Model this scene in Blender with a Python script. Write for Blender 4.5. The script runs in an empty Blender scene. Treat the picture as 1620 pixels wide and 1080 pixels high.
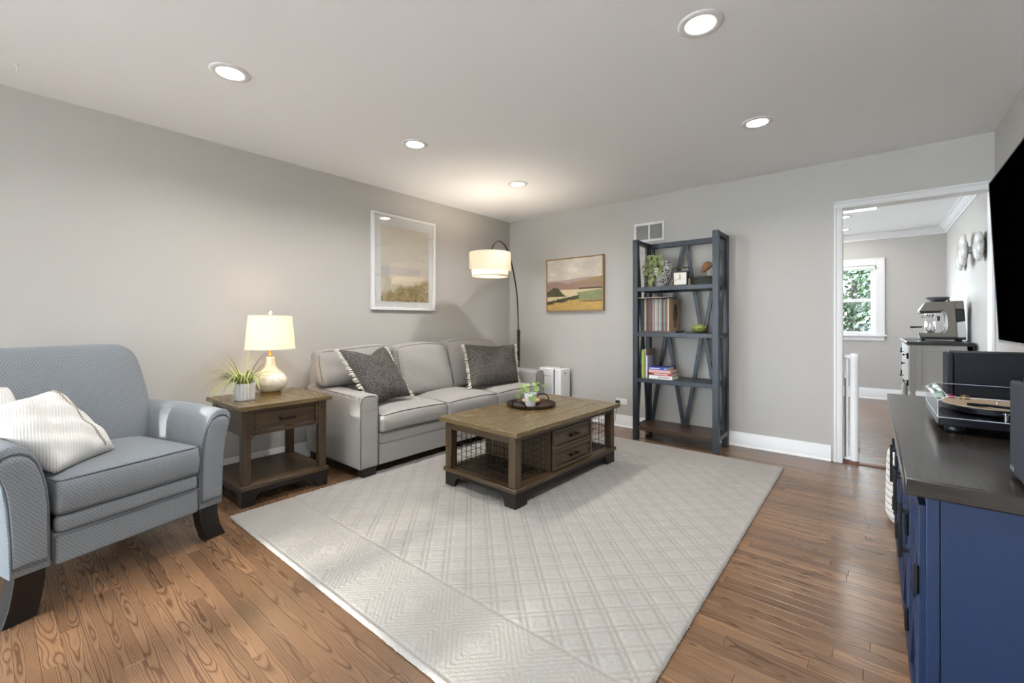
import bpy, bmesh, math, random
import numpy as np
from mathutils import Vector, Matrix
random.seed(7); rs = np.random.RandomState(5)
SC = bpy.context.scene
COL = SC.collection
PI = math.pi

# ------------------------------------------------------------ camera, world, sun, big lights, exposure
CAM_H = 1.14
YAW = math.atan2(570, 690)
cd = bpy.data.cameras.new('camera'); cam = bpy.data.objects.new('camera', cd); COL.objects.link(cam)
cam.location = (0, 0, CAM_H); cam.rotation_euler = (PI/2, 0, YAW)
cd.sensor_width = 36; cd.lens = 690/1620*36; cd.shift_y = -32/1620; cd.clip_start = .02
SC.camera = cam
SC.view_settings.view_transform = 'Standard'; SC.view_settings.look = 'None'
SC.view_settings.gamma = 1; SC.view_settings.use_curve_mapping = False
SC.view_settings.exposure = 0.13

W = bpy.data.worlds.new('sky'); SC.world = W; W.use_nodes = True
W.node_tree.nodes['Background'].inputs[0].default_value = (.77, .88, 1, 1)
W.node_tree.nodes['Background'].inputs[1].default_value = 33.0

def sun_lamp(d, strength, angle):
    l = bpy.data.lights.new('sun', 'SUN'); l.energy = strength; l.angle = angle; l.color = (1, .95, .86)
    o = bpy.data.objects.new('sun', l); COL.objects.link(o)
    o.rotation_euler = Vector(d).to_track_quat('-Z', 'Y').to_euler()
sun_lamp((0, .8, -.2), 11.0, math.radians(1.2))

def portal(name, loc, rot, sx, sy):
    l = bpy.data.lights.new(name, 'AREA'); l.shape = 'RECTANGLE'; l.size = sx; l.size_y = sy
    l.cycles.is_portal = True
    o = bpy.data.objects.new(name, l); COL.objects.link(o); o.location = loc; o.rotation_euler = rot
LIGHT_W = 12.5      # each recessed downlight, watts

# ------------------------------------------------------------ helpers
def srgb(r, g, b):
    f = lambda c: (c/255/12.92) if c/255 <= .04045 else ((c/255+.055)/1.055)**2.4
    return (f(r), f(g), f(b), 1)

class MB:
    """collects faces; build() makes ONE mesh object"""
    def __init__(s): s.v = []; s.f = []; s.rnd = None
    def add(s, vs, fs):
        o = len(s.v); s.v += [tuple(map(float, p)) for p in vs]; s.f += [tuple(i+o for i in f) for f in fs]; return s
    def box(s, x0, x1, y0, y1, z0, z1):
        return s.add([(x0,y0,z0),(x1,y0,z0),(x1,y1,z0),(x0,y1,z0),(x0,y0,z1),(x1,y0,z1),(x1,y1,z1),(x0,y1,z1)],
                     [(0,3,2,1),(4,5,6,7),(0,1,5,4),(1,2,6,5),(2,3,7,6),(3,0,4,7)])
    def prism(s, poly, a0, a1, axis='y'):
        """polygon (list of 2D) extruded along axis; 2D order: y->(x,z), x->(y,z), z->(x,y)"""
        def m(p, a): return {'y': (p[0], a, p[1]), 'x': (a, p[0], p[1]), 'z': (p[0], p[1], a)}[axis]
        n = len(poly)
        return s.add([m(p, a0) for p in poly]+[m(p, a1) for p in poly],
                     [tuple(range(n)), tuple(range(2*n-1, n-1, -1))]+[(i, i+n, (i+1) % n+n, (i+1) % n) for i in range(n)])
    def lathe(s, prof, c=(0,0,0), seg=32, axis='z'):
        vs = []; fs = []; n = len(prof)
        for k in range(seg):
            a = 2*PI*k/seg
            for r, z in prof:
                p = (r*math.cos(a), r*math.sin(a), z)
                if axis == 'x': p = (p[2], p[0], p[1])
                if axis == 'y': p = (p[1], p[2], p[0])
                vs.append((p[0]+c[0], p[1]+c[1], p[2]+c[2]))
        for k in range(seg):
            k2 = (k+1) % seg
            for i in range(n-1):
                fs.append((k*n+i, k2*n+i, k2*n+i+1, k*n+i+1))
        return s.add(vs, fs)
    def disc(s, c, r, seg=24, axis='z'):
        vs = []
        for k in range(seg):
            a = 2*PI*k/seg; p = (r*math.cos(a), r*math.sin(a))
            vs.append({'z': (c[0]+p[0], c[1]+p[1], c[2]), 'x': (c[0], c[1]+p[0], c[2]+p[1]), 'y': (c[0]+p[0], c[1], c[2]+p[1])}[axis])
        return s.add(vs, [tuple(range(seg))])
    def tube(s, pts, r, seg=8, closed=False, radii=None):
        P = [Vector(p) for p in pts]; n = len(P); vs = []; fs = []
        prev = None
        for i in range(n):
            if closed: t = P[(i+1) % n]-P[i-1]
            else: t = P[min(i+1, n-1)]-P[max(i-1, 0)]
            if t.length < 1e-9: t = Vector((0,0,1))
            t.normalize()
            if prev is None:
                up = Vector((0,0,1)) if abs(t.z) < .9 else Vector((1,0,0))
                prev = t.cross(up).normalized()
            else:
                prev = (prev - t*prev.dot(t))
                if prev.length < 1e-6: prev = t.orthogonal()
                prev.normalize()
            b = t.cross(prev); rr = radii[i] if radii else r
            for k in range(seg):
                a = 2*PI*k/seg
                vs.append(P[i]+prev*(rr*math.cos(a))+b*(rr*math.sin(a)))
        m = n if closed else n-1
        for i in range(m):
            j = (i+1) % n
            for k in range(seg):
                k2 = (k+1) % seg
                fs.append((i*seg+k, i*seg+k2, j*seg+k2, j*seg+k))
        if not closed:
            fs.append(tuple(range(seg-1, -1, -1))); fs.append(tuple((n-1)*seg+k for k in range(seg)))
        return s.add(vs, fs)
    def beam(s, a, b, w, t, up=(0,1,0)):
        """square bar from a to b; w across, t along up"""
        a = Vector(a); b = Vector(b); d = (b-a).normalized(); u = Vector(up); u = (u-d*u.dot(d)).normalized(); c = d.cross(u)
        vs = []
        for p in (a, b):
            for sx, sy in ((-1,-1),(1,-1),(1,1),(-1,1)): vs.append(p+c*(w/2*sx)+u*(t/2*sy))
        return s.add(vs, [(0,1,2,3),(7,6,5,4),(0,4,5,1),(1,5,6,2),(2,6,7,3),(3,7,4,0)])
    def grid(s, fn, nu, nv, cu=False):
        vs = [fn(i/nu, j/nv) for i in range(nu+1) for j in range(nv+1)]
        return s.add(vs, [(i*(nv+1)+j, (i+1)*(nv+1)+j, (i+1)*(nv+1)+j+1, i*(nv+1)+j+1) for i in range(nu) for j in range(nv)])
    def rbox(s, c, half, r, n=8, deform=None):
        """rounded box with a denser rim; deform(unit vec, p)->p in local coords"""
        c = Vector(c); h = Vector(half); r = min(r, min(half)*.999)
        def ticks(H):
            e = (H-r)
            inner = [-1+2*i/n for i in range(n+1)]
            return [-H, -H+r*.29, -H+r*.62]+[t*e for t in inner]+[H-r*.62, H-r*.29, H]
        T = [ticks(h[i]) for i in range(3)]
        for ax in range(3):
            u, w = (ax+1) % 3, (ax+2) % 3
            for sg in (-1, 1):
                vs = []; fs = []; nu, nw = len(T[u]), len(T[w])
                for a in T[u]:
                    for b in T[w]:
                        p = Vector((0,0,0)); p[ax] = sg*h[ax]; p[u] = a; p[w] = b
                        q = Vector([max(-(h[i]-r), min(h[i]-r, p[i])) for i in range(3)])
                        d = p-q
                        if d.length > 1e-9: p = q+d.normalized()*r
                        if deform: p = Vector(deform(Vector((p[0]/h[0], p[1]/h[1], p[2]/h[2])), p))
                        vs.append(p+c)
                for i in range(nu-1):
                    for j in range(nw-1):
                        f = (i*nw+j, (i+1)*nw+j, (i+1)*nw+j+1, i*nw+j+1)
                        fs.append(f if sg > 0 else f[::-1])
                s.add(vs, fs)
        s.weld = True
        return s
    weld = False; local = False
    def xf(s, M):
        s.v = [tuple(M @ Vector(p)) for p in s.v]; return s
    def mesh(s, name, grain=None, angle=38, smooth=True):
        me = bpy.data.meshes.new(name); me.from_pydata(s.v, [], s.f)
        if s.weld:
            bm = bmesh.new(); bm.from_mesh(me); bmesh.ops.remove_doubles(bm, verts=bm.verts, dist=1e-5); bm.to_mesh(me); bm.free()
        if len(s.f) < 6000:
            bm = bmesh.new(); bm.from_mesh(me); bmesh.ops.recalc_face_normals(bm, faces=bm.faces); bm.to_mesh(me); bm.free()
        uv = me.uv_layers.new(name='UVMap')
        nl = len(me.loops)
        co = np.empty(len(me.vertices)*3); me.vertices.foreach_get('co', co); co = co.reshape(-1, 3)
        vi = np.empty(nl, dtype=np.int32); me.loops.foreach_get('vertex_index', vi)
        npoly = len(me.polygons)
        nr = np.empty(npoly*3); me.polygons.foreach_get('normal', nr); nr = np.abs(nr.reshape(-1, 3))
        lt = np.empty(npoly, dtype=np.int32); me.polygons.foreach_get('loop_total', lt)
        ax = np.repeat(nr.argmax(1), lt)
        g = {'x': 0, 'y': 1, 'z': 2}.get(grain, None)
        pu = np.array([1, 0, 0]); pw = np.array([2, 2, 1])
        if g is not None:
            for a in range(3):
                oth = [k for k in range(3) if k != a]
                if g in oth: pu[a] = g; pw[a] = [k for k in oth if k != g][0]
        P = co[vi]; I = np.arange(nl)
        uvs = np.stack([P[I, pu[ax]], P[I, pw[ax]]], 1)
        uv.data.foreach_set('uv', uvs.ravel())
        if smooth:
            me.shade_smooth()
            if angle < 179: me.set_sharp_from_angle(angle=math.radians(angle))
        return me
    def build(s, name, mat, parent=None, grain=None, bevel=0, angle=38, seg=2, kind=None, smooth=True, label=None, subsurf=0, world=True):
        if world and not MB.local and parent is not None:
            M = mat_world(parent).inverted(); s.xf(M)
        me = s.mesh(name, grain, angle, smooth); me.materials.append(mat)
        return link(name, me, parent, bevel, seg, kind, label, subsurf)

def mat_world(o):
    M = Matrix.LocRotScale(o.location, o.rotation_euler, o.scale)
    return M if o.parent is None else mat_world(o.parent) @ M

def link(name, me, parent=None, bevel=0, seg=2, kind=None, label=None, subsurf=0):
    o = bpy.data.objects.new(name, me); COL.objects.link(o)
    if parent is not None: o.parent = parent
    if bevel:
        m = o.modifiers.new('bevel', 'BEVEL'); m.width = bevel; m.segments = seg; m.limit_method = 'ANGLE'; m.angle_limit = math.radians(35)
        m.harden_normals = False
    if subsurf:
        m = o.modifiers.new('sub', 'SUBSURF'); m.levels = subsurf; m.render_levels = subsurf
    if kind: o['kind'] = kind
    if label: o['label'] = label
    return o

def thing(name, label, cat, loc=(0,0,0), rz=0, group=None):
    o = bpy.data.objects.new(name, None); COL.objects.link(o); o.empty_display_size = .05
    o.location = loc; o.rotation_euler = (0, 0, rz); o['label'] = label; o['category'] = cat
    if group: o['group'] = group
    return o
def tag(o, label, cat, group=None):
    o['label'] = label; o['category'] = cat
    if group: o['group'] = group
    return o
def recenter(o):
    """put a world-built single-mesh thing's origin at its base"""
    me = o.data; co = np.empty(len(me.vertices)*3); me.vertices.foreach_get('co', co); co = co.reshape(-1, 3)
    c = np.array([(co[:,0].min()+co[:,0].max())/2, (co[:,1].min()+co[:,1].max())/2, co[:,2].min()])
    me.vertices.foreach_set('co', (co-c).ravel()); me.update(); o.location = Vector(c)
    return o
def struct(name, mb, mat, parent=None, **k):
    o = mb.build(name, mat, parent, **k); o['kind'] = 'structure'; return o

# ------------------------------------------------------------ materials
class NT:
    def __init__(s, name):
        s.m = bpy.data.materials.new(name); s.m.use_nodes = True; s.t = s.m.node_tree; s.N = s.t.nodes; s.L = s.t.links
        s.b = s.N['Principled BSDF']; s.out = s.N['Material Output']
    def n(s, typ, props=None, **ins):
        x = s.N.new('ShaderNode'+typ)
        for k, v in (props or {}).items(): setattr(x, k, v)
        for k, v in ins.items(): s.set(x, int(k[1:]) if k[0] == '_' and k[1:].isdigit() else k.replace('_', ' '), v)
        return x
    def set(s, x, key, v):
        i = x.inputs[key]
        if isinstance(v, bpy.types.NodeSocket): s.L.new(v, i)
        elif isinstance(v, bpy.types.Node): s.L.new(v.outputs[0], i)
        else: i.default_value = v
    def m_(s, op, a, b=0., c=0., clamp=False):
        x = s.N.new('ShaderNodeMath'); x.operation = op; x.use_clamp = clamp
        s.set(x, 0, a); s.set(x, 1, b); s.set(x, 2, c); return x.outputs[0]
    def mix(s, f, a, b, mode='MIX'):
        x = s.N.new('ShaderNodeMix'); x.data_type = 'RGBA'; x.blend_type = mode
        s.set(x, 0, f); s.set(x, 6, a); s.set(x, 7, b); return x.outputs[2]
    def ramp(s, f, stops):
        x = s.N.new('ShaderNodeValToRGB'); e = x.color_ramp.elements
        while len(e) < len(stops): e.new(.5)
        for el, (p, c) in zip(e, stops): el.position = p; el.color = c
        s.set(x, 0, f); return x.outputs[0]
    def tc(s, out='UV'): return s.N.new('ShaderNodeTexCoord').outputs[out]
    def mapping(s, vec, scale=(1,1,1), loc=(0,0,0), rot=(0,0,0)):
        x = s.N.new('ShaderNodeMapping'); s.set(x, 0, vec); x.inputs[1].default_value = loc; x.inputs[2].default_value = rot; x.inputs[3].default_value = scale
        return x.outputs[0]
    def noise(s, vec, scale, detail=3, rough=.55, dist=0, out=0):
        x = s.N.new('ShaderNodeTexNoise'); s.set(x, 'Vector', vec); x.inputs['Scale'].default_value = scale
        x.inputs['Detail'].default_value = detail; x.inputs['Roughness'].default_value = rough; x.inputs['Distortion'].default_value = dist
        return x.outputs[out]
    def bump(s, h, strength, dist=.01):
        x = s.N.new('ShaderNodeBump'); x.inputs['Strength'].default_value = strength; x.inputs['Distance'].default_value = dist
        s.set(x, 'Height', h); s.L.new(x.outputs[0], s.b.inputs['Normal'])
    def sep(s, vec):
        x = s.N.new('ShaderNodeSeparateXYZ'); s.set(x, 0, vec); return x.outputs
    def P(s, **k):
        for a, v in k.items(): s.set(s.b, a.replace('_', ' '), v)
        return s.m

def flat(name, c, rough=.5, metal=0., nscale=0, namt=.08, bscale=0, bstr=.1, spec=.5, coat=0):
    t = NT(name); col = srgb(*c)
    if nscale:
        f = t.noise(t.tc('Object'), nscale, 4)
        col2 = tuple(x*(1-namt) for x in col[:3])+(1,); col3 = tuple(min(1, x*(1+namt)) for x in col[:3])+(1,)
        t.P(Base_Color=t.mix(f, col2, col3))
    else: t.P(Base_Color=col)
    t.P(Roughness=rough, Metallic=metal); t.b.inputs['Specular IOR Level'].default_value = spec; t.b.inputs['Coat Weight'].default_value = coat
    if bscale: t.bump(t.noise(t.tc('Object'), bscale, 2), bstr, .004)
    return t.m

def wood(name, dark, light, rough=.4, scale=1.0, wear=None, bump=.12, spec=.5):
    t = NT(name); uv = t.tc('UV')
    oi = t.N.new('ShaderNodeObjectInfo')
    off = t.n('VectorMath', {'operation': 'ADD'}, _0=uv, _1=t.n('CombineXYZ', X=t.m_('MULTIPLY', oi.outputs['Random'], 7.), Y=t.m_('MULTIPLY', oi.outputs['Random'], 3.), Z=oi.outputs['Random']))
    v = t.mapping(off.outputs[0], (3*scale, 38*scale, 1))
    g = t.noise(v, 2.2, 6, .62, .6)
    v2 = t.mapping(off.outputs[0], (1.2*scale, 9*scale, 1)); g2 = t.noise(v2, 1.5, 3, .5, 1.2)
    f = t.m_('MULTIPLY_ADD', g, .65, t.m_('MULTIPLY', g2, .45))
    col = t.ramp(f, [(.3, srgb(*dark)), (.75, srgb(*light))])
    if wear:
        wn = t.noise(t.tc('Object'), 22, 5, .7)
        col = t.mix(t.ramp(wn, [(.62, (0,0,0,1)), (.72, (1,1,1,1))]), col, srgb(*wear))
    t.P(Base_Color=col, Roughness=t.m_('MULTIPLY_ADD', g, .18, rough-.08)); t.b.inputs['Specular IOR Level'].default_value = spec
    t.bump(g, bump, .003)
    return t.m

def fabric(name, c1, c2, weave=900, rough=.92, sheen=.15, wrinkle=.25, melange=.5):
    t = NT(name); uv = t.tc('UV'); ob = t.tc('Object')
    a = t.noise(t.mapping(uv, (1, .22, 1)), weave, 2); b = t.noise(t.mapping(uv, (.22, 1, 1)), weave, 2)
    m = t.m_('ADD', t.m_('MULTIPLY', a, .5), t.m_('MULTIPLY', b, .5))
    f = t.ramp(m, [(.5-melange*.22, (0,0,0,1)), (.5+melange*.22, (1,1,1,1))])
    big = t.noise(ob, 3.5, 3)
    col = t.mix(f, srgb(*c1), srgb(*c2))
    col = t.mix(t.m_('MULTIPLY', big, .12), col, srgb(*c1))
    t.P(Base_Color=col, Roughness=rough, Sheen_Weight=sheen); t.b.inputs['Specular IOR Level'].default_value = .2
    w = t.noise(t.mapping(ob, (1, 1, 1.6)), 6, 3, .5, .8)
    t.bump(t.m_('ADD', t.m_('MULTIPLY', w, wrinkle*4), t.m_('MULTIPLY', m, .10)), .35, .02)
    return t.m

M_wall = flat('wall_paint', (187,183,177), .75, nscale=2.5, namt=.012, bscale=240, bstr=.04, spec=.25)
M_ceil = flat('ceiling_paint', (247,247,248), .8, nscale=1.6, namt=.01, bscale=180, bstr=.03, spec=.2)
M_trim = flat('white_trim_paint', (232,231,230), .35, spec=.4)
M_white = flat('white_plastic', (236,236,235), .4)
M_black = flat('black_metal', (26,25,25), .45, .6)
M_blackpl = flat('black_plastic', (14,14,17), .35)
M_chrome = flat('chrome', (225,225,225), .12, 1)
M_steel = flat('brushed_steel', (186,180,170), .3, 1, nscale=40, namt=.05)
M_brass = flat('brass', (176,140,84), .3, 1)

def emit(name, c, s):
    t = NT(name); t.P(Base_Color=srgb(*c), Emission_Color=srgb(*c), Emission_Strength=s); return t.m
M_led = emit('led_diffuser', (255,250,242), 14)
M_bulb = emit('bulb_glow', (255,222,170), 30)

def glass(name, tint=(255,255,255), rough=.0, ior=1.45):
    t = NT(name); tr = t.n('BsdfTransparent', Color=srgb(*tint)); gl = t.n('BsdfGlossy', Roughness=rough)
    geo = t.N.new('ShaderNodeNewGeometry')     # a thin pane reflects alike from both sides
    fr = t.n('Fresnel', IOR=t.m_('MULTIPLY_ADD', geo.outputs['Backfacing'], 1/ior-ior, ior)); mx = t.n('MixShader', _0=fr.outputs[0], _1=tr.outputs[0], _2=gl.outputs[0])
    t.L.new(mx.outputs[0], t.out.inputs[0]); return t.m
M_glass = glass('clear_glass', (250,252,252))
M_acryl = glass('clear_acrylic', (222,224,228), .03, 1.5)

def shade_mat(name, c, trans=.13):
    t = NT(name); uv = t.tc('UV'); w = t.noise(t.mapping(uv, (1, .15, 1)), 500, 2); 
    col = t.mix(t.m_('MULTIPLY', w, .25), srgb(*c), srgb(c[0]-22, c[1]-22, c[2]-24))
    d = t.n('BsdfDiffuse', Color=col); tl = t.n('BsdfTranslucent', Color=col); mx = t.n('MixShader', _0=trans, _1=d.outputs[0], _2=tl.outputs[0])
    t.L.new(mx.outputs[0], t.out.inputs[0]); return t.m
M_shade = shade_mat('linen_shade', (244,229,204))

def oak():
    t = NT('oak_floor'); uv = t.tc('UV')
    at = t.n('Attribute', {'attribute_name': 'rnd'}); rnd = at.outputs['Fac']
    s = t.sep(uv)
    base = t.n('CombineXYZ', X=t.m_('MULTIPLY_ADD', rnd, 37., s[0]), Y=t.m_('MULTIPLY_ADD', rnd, 11., s[1]), Z=t.m_('MULTIPLY', rnd, 5.)).outputs[0]
    # cathedral grain: growth-ring contours, arched on flat-sawn strips and straight on the others
    yl = t.m_('SUBTRACT', t.m_('FRACT', t.m_('DIVIDE', t.m_('ADD', s[1], 5.2), .0572)), .5)
    r2 = t.m_('FRACT', t.m_('MULTIPLY', rnd, 7.13)); r3 = t.m_('FRACT', t.m_('MULTIPLY', rnd, 29.7))
    yo = t.m_('ADD', yl, t.m_('MULTIPLY_ADD', r2, .9, -.45))
    big_n = t.noise(t.mapping(base, (2.2, 8, 1)), 1.0, 2, .5, .3)
    knot = t.noise(t.mapping(base, (5.0, 22, 1)), 1.0, 1, .4, .2)
    arch = t.m_('MULTIPLY', t.m_('MULTIPLY', yo, yo), t.m_('MULTIPLY_ADD', r3, 5., 1.))
    strt = t.m_('MULTIPLY', yo, t.m_('MULTIPLY', t.m_('GREATER_THAN', r3, .62), 1.6))
    f = t.m_('ADD', t.m_('ADD', arch, strt), t.m_('MULTIPLY_ADD', s[0], t.m_('MULTIPLY_ADD', r2, 1.0, .35), t.m_('MULTIPLY_ADD', big_n, 2.2, t.m_('MULTIPLY', knot, .45))))
    ring = t.m_('FRACT', t.m_('MULTIPLY', f, 3.6))
    line = t.ramp(ring, [(0, (0,0,0,1)), (.14, (.08,.08,.08,1)), (.30, (.8,.8,.8,1)), (.7, (1,1,1,1)), (1, (.5,.5,.5,1))])
    fine = t.noise(t.mapping(base, (9, 240, 1)), 1.0, 4, .7)
    pores = t.ramp(fine, [(.30, (.2,.2,.2,1)), (.50, (1,1,1,1))])
    big = t.noise(t.mapping(base, (2, 5, 1)), 1.5, 2)
    c = t.mix(line, srgb(80,57,41), srgb(127,99,74))
    c = t.mix(t.m_('MULTIPLY', big, .45), c, srgb(114,82,57))
    c = t.mix(t.m_('MULTIPLY', t.m_('SUBTRACT', 1., pores), .6), c, srgb(82,54,37))
    tone = t.m_('MULTIPLY_ADD', t.m_('FRACT', t.m_('MULTIPLY', rnd, 17.3)), .44, .72)
    c = t.mix(1.0, c, t.n('CombineColor', Red=tone, Green=tone, Blue=tone).outputs[0], 'MULTIPLY')
    t.P(Base_Color=c, Roughness=t.m_('MULTIPLY_ADD', fine, .10, .20)); t.b.inputs['Specular IOR Level'].default_value = .5
    t.bump(t.m_('ADD', t.m_('MULTIPLY', line, .3), t.m_('MULTIPLY', fine, .5)), .10, .002)
    return t.m
M_oak = oak()
M_gap = flat('floor_gap_brown', (48,30,20), .9)  # dark brown of the base slab, seen in the plank joints

# ------------------------------------------------------------ room dimensions
XL, XR, YB, YF, H = -3.687, .647, 4.415, -5.2, 2.44
T = .12
FY, FX, FXL = 8.36, .78, -3.9       # the room beyond: far wall, right wall, left wall
DX0, DX1, DH = -.185, .630, 2.05    # door opening in the back wall

LY0, LY1, LZ0, LZ1 = -4.9, -1.9, .25, 2.3
struct('wall_left', MB().box(XL-T, XL, YF-T, LY0, 0, H).box(XL-T, XL, LY1, YB, 0, H).box(XL-T, XL, LY0, LY1, 0, LZ0).box(XL-T, XL, LY0, LY1, LZ1, H), M_wall)
struct('wall_right', MB().box(XR, XR+T+.2, YF-T, YB, 0, H), M_wall)
struct('wall_back', MB().box(XL-T, DX0-.015, YB, YB+T, 0, H).box(DX1+.015, FX+T, YB, YB+T, 0, H).box(DX0-.015, DX1+.015, YB, YB+T, DH+.015, H), M_wall)
WX0, WX1, WZ0, WZ1 = -3.3, -.4, .2, 2.34
struct('wall_front', MB().box(XL-T, WX0, YF-T, YF, 0, H).box(WX1, XR+T, YF-T, YF, 0, H).box(WX0, WX1, YF-T, YF, 0, WZ0).box(WX0, WX1, YF-T, YF, WZ1, H), M_wall)
VX0, VX1, VZ0, VZ1 = -.86, .035, .94, 1.965
struct('wall_far', MB().box(FXL-T, VX0, FY, FY+T, 0, H).box(VX1, FX+T, FY, FY+T, 0, H).box(VX0, VX1, FY, FY+T, 0, VZ0).box(VX0, VX1, FY, FY+T, VZ1, H), M_wall)
struct('wall_far_right', MB().box(FX, FX+T, YB+T, FY, 0, H), M_wall)
UY0, UY1, UZ0, UZ1 = 6.0, 7.3, .95, 2.0
struct('wall_far_left', MB().box(FXL-T, FXL, YB+T, UY0, 0, H).box(FXL-T, FXL, UY1, FY, 0, H).box(FXL-T, FXL, UY0, UY1, 0, UZ0).box(FXL-T, FXL, UY0, UY1, UZ1, H), M_wall)
struct('ceiling', MB().box(FXL-T, FX+T, YF-T, FY+T, H, H+.1), M_ceil)
portal('portal_front', ((WX0+WX1)/2, YF-.13, (WZ0+WZ1)/2), (PI/2, 0, 0), WX1-WX0, WZ1-WZ0)
bpy.data.objects['portal_front'].rotation_euler = Vector((0,1,0)).to_track_quat('-Z','Z').to_euler()
portal('portal_left', (XL-.13, (LY0+LY1)/2, (LZ0+LZ1)/2), Vector((1,0,0)).to_track_quat('-Z','Z').to_euler(), LY1-LY0, LZ1-LZ0)
portal('portal_far', ((VX0+VX1)/2, FY+.13, (VZ0+VZ1)/2), Vector((0,-1,0)).to_track_quat('-Z','Z').to_euler(), VX1-VX0, VZ1-VZ0)
portal('portal_far_left', (FXL-.13, (UY0+UY1)/2, (UZ0+UZ1)/2), Vector((1,0,0)).to_track_quat('-Z','Z').to_euler(), UY1-UY0, UZ1-UZ0)

def base_profile(h, t=.016):   # (offset from wall, z)
    return [(0,0),(t,0),(t,h-.035),(t-.004,h-.028),(t-.005,h-.014),(t-.010,h-.004),(t-.010,h),(0,h)]
def shoe(t=.016): return [(t,0),(t+.012,0),(t+.011,.008),(t+.006,.015),(t,.018)]
def baseboard(name, x0, x1, y0, y1, face, h=.125):
    mb = MB(); pr = base_profile(h); sh = shoe()
    for P in (pr, sh):
        if face == '-y': mb.prism([(y0-o, z) for o, z in P], x0, x1, 'x')
        if face == '+x': mb.prism([(x0+o, z) for o, z in P], y0, y1, 'y')
        if face == '-x': mb.prism([(x0-o, z) for o, z in P], y0, y1, 'y')
        if face == '+y': mb.prism([(y0+o, z) for o, z in P], x0, x1, 'x')
    return struct(name, mb, M_trim)
baseboard('baseboard_back', XL+.03, DX0-.075, YB, 0, '-y')
baseboard('baseboard_left', XL, 0, YF, YB, '+x')
baseboard('baseboard_right', XR, 0, YF, YB-.03, '-x')
baseboard('baseboard_far', FXL, FX, FY, 0, '-y', .155)
baseboard('baseboard_far_right', FX, 0, YB+T, FY-.03, '-x', .155)
# casing: flat board with a raised outer back-band
def casing_v(x_in, x_out):
    s = 1 if x_out > x_in else -1
    pr = [(x_in, YB), (x_in, YB-.012), (x_in+s*.008, YB-.017), (x_out-s*.022, YB-.017), (x_out-s*.016, YB-.026), (x_out-s*.003, YB-.026), (x_out, YB-.022), (x_out, YB)]
    return pr
cw = .058
struct('trim_1', MB().prism(casing_v(DX0, DX0-cw), 0, DH-.0005, 'z'), M_trim)
struct('trim_2', MB().box(DX1, XR-.0008, YB-.02, YB-.0003, 0, DH-.0005), M_trim, bevel=.003)
struct('trim_3', MB().prism([(YB, DH), (YB-.012, DH), (YB-.017, DH+.008), (YB-.017, DH+cw-.022), (YB-.026, DH+cw-.016), (YB-.026, DH+cw-.003), (YB-.022, DH+cw), (YB, DH+cw)], DX0-cw, XR-.001, 'x'), M_trim)
struct('trim_4', MB().box(DX0-.015, DX0, YB, YB+T, 0, DH).box(DX1, DX1+.015, YB, YB+T, 0, DH).box(DX0-.015, DX1+.015, YB, YB+T, DH, DH+.015), M_trim)
# crown of the far room
cr = [(0,0),(.075,0),(.075,-.012),(.055,-.022),(.045,-.045),(.020,-.072),(.014,-.075),(.014,-.10),(0,-.10)]
struct('trim_5', MB().prism([(FY-o, H+z) for o, z in cr], FXL, FX, 'x'), M_trim)
struct('trim_6', MB().prism([(FX-o, H+z) for o, z in cr], YB+T, FY, 'y'), M_trim)
struct('trim_7', MB().prism([(YB+T+o, H+z) for o, z in cr], FXL, FX, 'x'), M_trim)
M_thr = wood('threshold_wood', (58,36,24), (110,72,48), .35)
struct('trim_8', MB().prism([(YB-.012,0),(YB+.01,.014),(YB+T-.02,.016),(YB+T,.0)], DX0, DX1, 'x'), M_thr, grain='x')

# ------------------------------------------------------------ floor of oak strips
F_AX = Vector((-math.sin(YAW), math.cos(YAW), 0)); R_AX = Vector((math.cos(YAW), math.sin(YAW), 0))
def proj(p):
    d = Vector(p)-Vector((0,0,CAM_H)); z = d.dot(F_AX)
    if z < .2: return None
    return 810+690*d.dot(R_AX)/z, 508-690*d.z/z, z
floor = struct('floor', MB().box(FXL-T, FX+T, YF-T, FY+T, -.10, -.016), M_gap)
RX0, RX1, RY0, RY1 = -2.877, -.525, .905, 3.935
def plank_rows(x0, x1, y0, y1, w, lo, hi, rng):
    y = y0; out = []
    while y < y1-1e-4:
        x = x0-rng.uniform(0, hi)
        ye = min(y+w, y1)
        while x < x1:
            l = rng.uniform(lo, hi); a, b = max(x, x0), min(x+l, x1)
            if b-a > .02: out.append((a, b, y, ye, rng.random()))
            x += l
        y += w
    return out
def add_plank(mb, p, rn):
    a, b, y0, y1, r = p; g = .00035; e = .0008; z = 0; zb = -.016
    x0, x1, v0, v1 = a+g, b-g, y0+g, y1-g
    o = len(mb.f)
    mb.add([(x0,v0,zb),(x1,v0,zb),(x1,v1,zb),(x0,v1,zb),(x0,v0,z-e),(x1,v0,z-e),(x1,v1,z-e),(x0,v1,z-e),
            (x0+e,v0+e,z),(x1-e,v0+e,z),(x1-e,v1-e,z),(x0+e,v1-e,z)],
           [(0,1,5,4),(1,2,6,5),(2,3,7,6),(3,0,4,7),(4,5,9,8),(5,6,10,9),(6,7,11,10),(7,4,8,11),(8,9,10,11)])
    rn += [r]*(len(mb.f)-o)
def build_planks(planks, name, kind=None):
    mb = MB(); rn = []
    for p in planks: add_plank(mb, p, rn)
    me = mb.mesh(name, 'x', smooth=False); me.materials.append(M_oak)
    at = me.attributes.new('rnd', 'FLOAT', 'FACE'); at.data.foreach_set('value', rn)
    return link(name, me, floor, kind=kind)
rng = random.Random(11)
pl = plank_rows(XL, XR, YF, YB, .0572, .32, 1.25, rng)
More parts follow.
